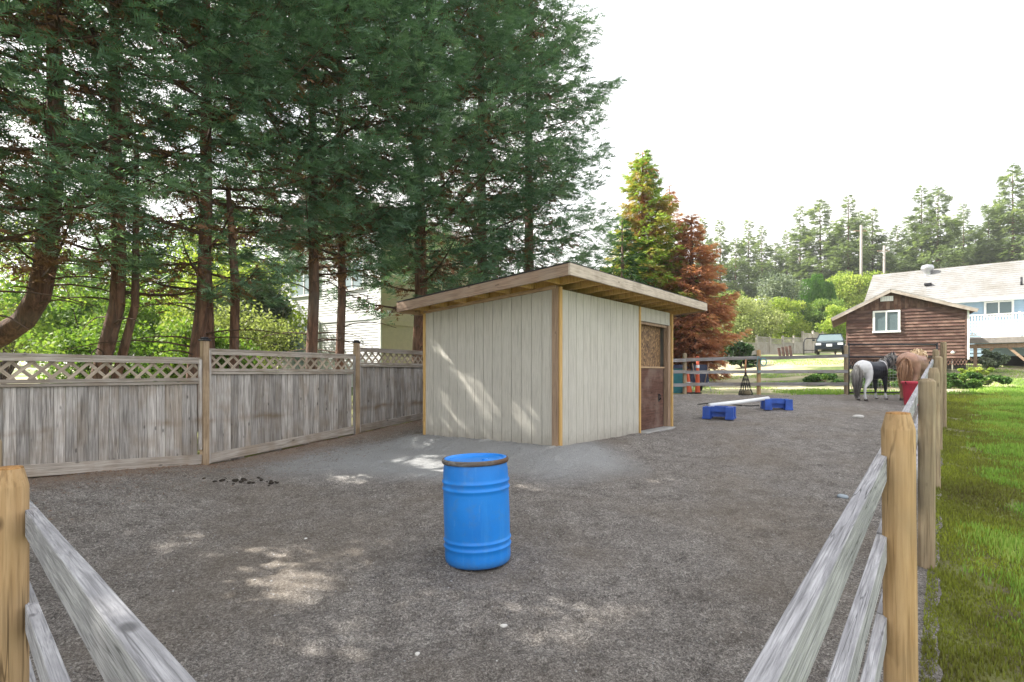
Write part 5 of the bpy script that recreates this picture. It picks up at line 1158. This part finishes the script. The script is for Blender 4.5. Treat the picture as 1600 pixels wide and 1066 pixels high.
for i, (px, Y, top) in enumerate(firs):
    p = i % 3; x = SX(px, Y); g = float(ground(x, Y))-.5; H = SZ(top, Y)-g; sc = H/[22, 24, 20][p]; wsc = sc*random.uniform(.85, 1.1)
    if px < 1090: lb = 'far fir hidden behind the dead red cedar, %s' % ['left one', 'middle one', 'right one'][i]
    elif px > 1600: lb = 'far fir beyond the right picture edge, %s' % ['first', 'second', 'third', 'fourth'][i-len(firs)+4]
    else:
        where = ('above the olive garden shrubs' if px < 1240 else 'around the utility poles' if px < 1392 else 'above the blue house roof')
        lb = '%s far fir from the left on the skyline, %s' % (order[k0], where); k0 += 1
    if not used[p]: o = protos[p]; used[p] = True; o.location = (x, Y, g); o.rotation_euler[2] = i; o['label'] = lb
    else: o = dup(protos[p], (x, Y, g), i*1.7, lb)
    o.scale = (wsc, wsc, sc); o['group'] = 'firs on the skyline'
# distant wood closing the horizon on both sides, too far to tell trunks apart
M_wood = foliage('far_wood_leaf', (.035, .06, .02), (.07, .11, .035), (.13, .17, .06), trans=.2)
n = 10000; a = np.radians(-62+135*RNG.random(n)); d = 95+45*RNG.random(n); x = np.sin(a)*d; y = np.cos(a)*d; hmx = 6.0+5*fbm(x*.06, y*.06, 3, 91)+2.5*vnoise(x*.3, y*.3, 92); z = ground(x, y)+hmx*RNG.random(n)**.7
V, Q, t = sprays(np.stack([x, y, z], -1), np.stack([RNG.normal(0, .4, n), RNG.normal(0, .4, n), np.ones(n)], -1), np.full(n, 3.0), np.clip(RNG.normal(.45, .25, n), 0, 1), TPL_S[:2])
tag(ob('far_woodland', np_mesh('far_woodland', V, Q, t), M_wood, kind='stuff'), 'low far wood closing the horizon behind houses and gardens', 'woodland')
# needle litter under the row / leaf bits on gravel
n = 5000; s = RNG.random(n)*14-4; off = .05+RNG.random(n)**2*1.6; px_ = -4.53+FD.x*s+FD.y*off; py_ = 8.17+FD.y*s-FD.x*off; z = ground(px_, py_)+.02+micro(px_, py_)
th = RNG.random(n)*6.28; ln = .02+.03*RNG.random(n); dx = np.cos(th)*ln; dy_ = np.sin(th)*ln
V = np.stack([np.stack([px_, py_, z], -1), np.stack([px_+dx, py_+dy_, z+.004], -1), np.stack([px_+dx*.5-dy_*.15, py_+dy_*.5+dx*.15, z+.006], -1)], 1).reshape(-1, 3)
tag(ob('needle_litter', np_mesh('needle_litter', V, np.arange(3*n).reshape(-1, 3), np.repeat(RNG.random(n), 3)), M_cypd, kind='stuff'), 'brown needle litter strewn along the foot of the board fence', 'litter')
# ================================================================== PONIES
def organic(chains, voxel=.022, smooth=4):
    """chains of (x,y,z,ry,rz) merged into one continuous skin"""
    bm = bmesh.new()
    for ch in chains:
        for a, b in zip(ch[:-1], ch[1:]):
            a = np.array(a, float); b = np.array(b, float); L_ = np.linalg.norm(a[:3]-b[:3]); k = max(2, int(L_/(min(a[3], b[3])*.35))+1)
            for t in np.linspace(0, 1, k):
                p = a+(b-a)*t; M = Matrix.Translation(p[:3]) @ Matrix.Diagonal((min(p[3], p[4]), p[3], p[4], 1)); bmesh.ops.create_icosphere(bm, subdivisions=2, radius=1, matrix=M)
    me = bpy.data.meshes.new('tmp'); bm.to_mesh(me); bm.free(); o = bpy.data.objects.new('tmp', me); COL.objects.link(o)
    m = o.modifiers.new('r', 'REMESH'); m.mode = 'VOXEL'; m.voxel_size = voxel; s = o.modifiers.new('s', 'SMOOTH'); s.factor = .6; s.iterations = smooth
    dg = bpy.context.evaluated_depsgraph_get(); res = bpy.data.meshes.new_from_object(o.evaluated_get(dg)); bpy.data.objects.remove(o)
    res.polygons.foreach_set('use_smooth', [True]*len(res.polygons)); res.materials.clear(); return res
def hair(parent, name, roots, dirs, length, mat, n, width=.012, sag=1.0, seed=0, spread=.04, tip=False):
    r = np.random.default_rng(seed); V = []; Q = []; roots = np.array(roots, float); k = 7
    for i in range(n):
        f = r.random()*(len(roots)-1); j = int(f); p = roots[j]+(roots[min(j+1, len(roots)-1)]-roots[j])*(f-j)+r.normal(0, spread*.4, 3); d = np.array(dirs, float)+r.normal(0, .12, 3); ln = length*r.uniform(.7, 1.05); b = len(V); w = width*r.uniform(.6, 1.3); side = np.array([r.normal(), r.normal(), 0]); side /= np.linalg.norm(side)+1e-6; out = r.normal(0, spread, 3)
        for q in range(k):
            t = q/(k-1); pt = p+d*ln*.35*t*(1-.5*t)+np.array([0, 0, -1])*ln*(t**1.4)*sag+out*math.sin(PI*t)*1.0; ww = w*(1-.75*t); V += [pt-side*ww, pt+side*ww]
        Q += [(b+2*q, b+2*q+1, b+2*q+3, b+2*q+2) for q in range(k-1)]
    return ob(name, np_mesh(name, np.array(V), np.array(Q), np.clip(.5+RNG.random(len(V))*.4-.2+(np.tile(np.repeat(np.linspace(.5, -.75, k), 2), n) if tip else 0), 0, 1)), mat, parent)
def hairmat(name, c0, c1): return mat_tint(name, [(0, c0), (1, c1)], .6)
def coat(name, c, var=.2): return plain(name, c, .55, var=var, bs=.1, scale=5)
def pony(label, loc, rz, sc, mats, patch, head_turn, hairc, tailc, low_head=False, neck_yaw=0, name='pony'):
    rt = thing(name, label, 'pony', loc, rz); rt.scale = (sc,)*3
    B = [[(-.62, 0, .98, .16, .18), (-.50, 0, .99, .26, .25), (-.30, 0, .95, .27, .27), (0, 0, .90, .285, .29), (.25, 0, .92, .27, .28), (.43, 0, .98, .20, .26), (.52, 0, 1.03, .15, .22)]]
    if low_head: nk = [(.50, 0, 1.02, .13, .21), (.72, .02, .92, .10, .16), (.92, .04, .70, .085, .13), (1.02, .05, .50, .08, .11)]; hd = [(1.02, .05, .50, .085, .10), (1.10, .05, .30, .07, .075), (1.14, .05, .14, .055, .055)]
    else:
        cy, sy = math.cos(neck_yaw), math.sin(neck_yaw); q = lambda d, z, a, b: (.48+d*cy, d*sy, z, a, b)
        nk = [q(0, 1.02, .14, .22), q(.18, 1.14, .11, .18), q(.34, 1.26, .09, .14), q(.42, 1.33, .08, .11)]; hx2, hy2 = .48+.42*cy, .42*sy; hc, hs_ = math.cos(neck_yaw+head_turn), math.sin(neck_yaw+head_turn)
        hd = [(hx2, hy2, 1.32, .085, .11), (hx2+.17*hc, hy2+.17*hs_, 1.20, .075, .085), (hx2+.30*hc, hy2+.30*hs_, 1.09, .055, .058)]
    B += [nk, hd]
    for s in (-1, 1):
        o = .03*s
        B.append([(-.46, s*.13, .86, .14, .18), (-.44, s*.15, .68, .10, .12), (-.50, s*.14, .54, .07, .075), (-.60, s*.13, .42, .048, .052), (-.585+o, s*.13, .26, .036, .036), (-.575+o, s*.13, .12, .042, .042), (-.54+o, s*.13, .06, .042, .04)])
        B.append([(.36, s*.13, .86, .11, .16), (.37, s*.14, .66, .08, .09), (.39-o, s*.13, .46, .055, .055), (.40-o, s*.13, .38, .05, .05), (.40-o, s*.13, .26, .034, .034), (.40-o, s*.13, .12, .042, .042), (.43-o, s*.13, .06, .042, .04)])
    me = organic(B)
    for m in mats: me.materials.append(m)
    idx = np.array([patch(p.center) for p in me.polygons], np.int32); me.polygons.foreach_set('material_index', idx); ob('body', me, None, rt)
    for s in (-1, 1):
        o = .03*s
        for x_ in (-.53+o, .44-o): ob('hoof', lathe_mesh([(.001, 0), (.060, 0), (.045, .065), (.001, .066)], 14, M_hoof), None, rt, (x_, s*.13, 0))
    h0 = hd[0]; tx = np.array(hd[1][:3])-np.array(hd[0][:3]); tx[2] = 0; tx /= np.linalg.norm(tx)+1e-6; sd2 = np.array([-tx[1], tx[0], 0])
    for s in (-1, 1):
        e = np.array(h0[:3])+sd2*s*.055+np.array([0, 0, .09 if not low_head else .07]); ob('ear', lathe_mesh([(.028, 0), (.026, .05), (.001, .12)], 8, mats[-1]), None, rt, tuple(e), (0, 0, 0))
        e = np.array(hd[0][:3])*.55+np.array(hd[1][:3])*.45+sd2*s*.075; bm = bmesh.new(); bmesh.ops.create_icosphere(bm, subdivisions=1, radius=.018); m3 = bpy.data.meshes.new('eye'); bm.to_mesh(m3); bm.free(); ob('eye', m3, M_rubber, rt, tuple(e))
    mane = [np.array(p[:3])+np.array([0, 0, p[4]*.9]) for p in nk]; hair(rt, 'mane', mane, (0, .5, .1), .42, hairc, 420, .012, .9, 3, .05)
    hair(rt, 'mane', mane, (0, -.5, .1), .36, hairc, 260, .012, .9, 4, .05)
    hair(rt, 'forelock', [np.array(h0[:3])+np.array([0, 0, .1])]*2, tuple(tx*.5), .22, hairc, 60, .010, .8, 5, .03)
    hair(rt, 'tail', [(-.74, 0, 1.05), (-.78, 0, 1.0)], (-.25, 0, .1), .92, tailc, 420, .014, 1.0, 6, .06, 'silver' in tailc.name)
    return rt
M_hoof = plain('hoof_horn', (.06, .05, .045), .6)
white = coat('white_coat', (.62, .62, .64), .1); black = coat('black_coat', (.018, .02, .03), .3); chest = coat('chestnut_coat', (.36, .205, .145), .25); chl = coat('pale_leg_coat', (.42, .27, .18), .2)
def pat1(c):
    n = math.sin(c.x*9+c.z*5)*.05+math.sin(c.y*14+c.z*8)*.04
    if c.z < .22: return 0
    if c.x < -.43+n+(.95-c.z)*.2 and c.z > .5: return 0
    if c.x < -.2 and c.z < .62: return 0
    if c.z > .82 and .34+n < c.x < .44+n: return 0
    return 1
Y1 = 16.8; p1x = SX(1372, Y1); g1 = float(ground(p1x, Y1))+.01
pony('black and white piebald pony seen from behind with a grey tail', (p1x, Y1+.25, g1), math.radians(27), 1.0, [white, black], pat1, -.3, hairmat('silver_mane', (.16, .15, .15), (.5, .48, .45)), hairmat('silver_tail', (.10, .09, .09), (.60, .57, .54)), neck_yaw=-.2)
Y2 = 17.1; p2x = SX(1428, Y2); g2 = float(ground(p2x, Y2))+.01
flax = hairmat('flaxen_mane', (.60, .42, .24), (.88, .72, .50))
def pat2(c): return 1 if c.z < .2 else 0
p2 = pony('chestnut pony with flaxen mane facing away, head lowered beside the fence', (p2x, Y2, g2), math.radians(40), 1.18, [chest, chl], pat2, 0, flax, hairmat('ginger_tail', (.24, .12, .06), (.48, .28, .17)), low_head=True)
hair(p2, 'mane', [(.10, 0, 1.27), (.60, 0, 1.24)], (-.15, .5, .12), .34, flax, 700, .018, .75, 8, .05); hair(p2, 'mane', [(.10, 0, 1.27), (.60, 0, 1.24)], (-.15, -.5, .12), .34, flax, 700, .018, .75, 9, .05)

#print('TRIS', sum(sum(len(p.vertices)-2 for p in m.polygons) if len(m.polygons) < 2000 else len(m.loops)-2*len(m.polygons) for m in bpy.data.meshes))

# ================================================================== AIR
hz = bpy.data.meshes.new('haze'); b = MB(); b.box((0, 280, 22), (1060, 700, 64)); me = b.mesh('haze')
m, t, bb = nmat('haze_air'); t.nodes.remove(bb); pv = t.nodes.new('ShaderNodeVolumePrincipled'); pv.inputs['Density'].default_value = .0008; pv.inputs['Color'].default_value = (.93, .95, .98, 1); pv.inputs['Anisotropy'].default_value = .3
t.links.new(pv.outputs[0], t.nodes['Material Output'].inputs['Volume'])
tag(ob('haze', me, m, kind='stuff'), 'thin bright autumn haze in front of the far firs', 'haze')
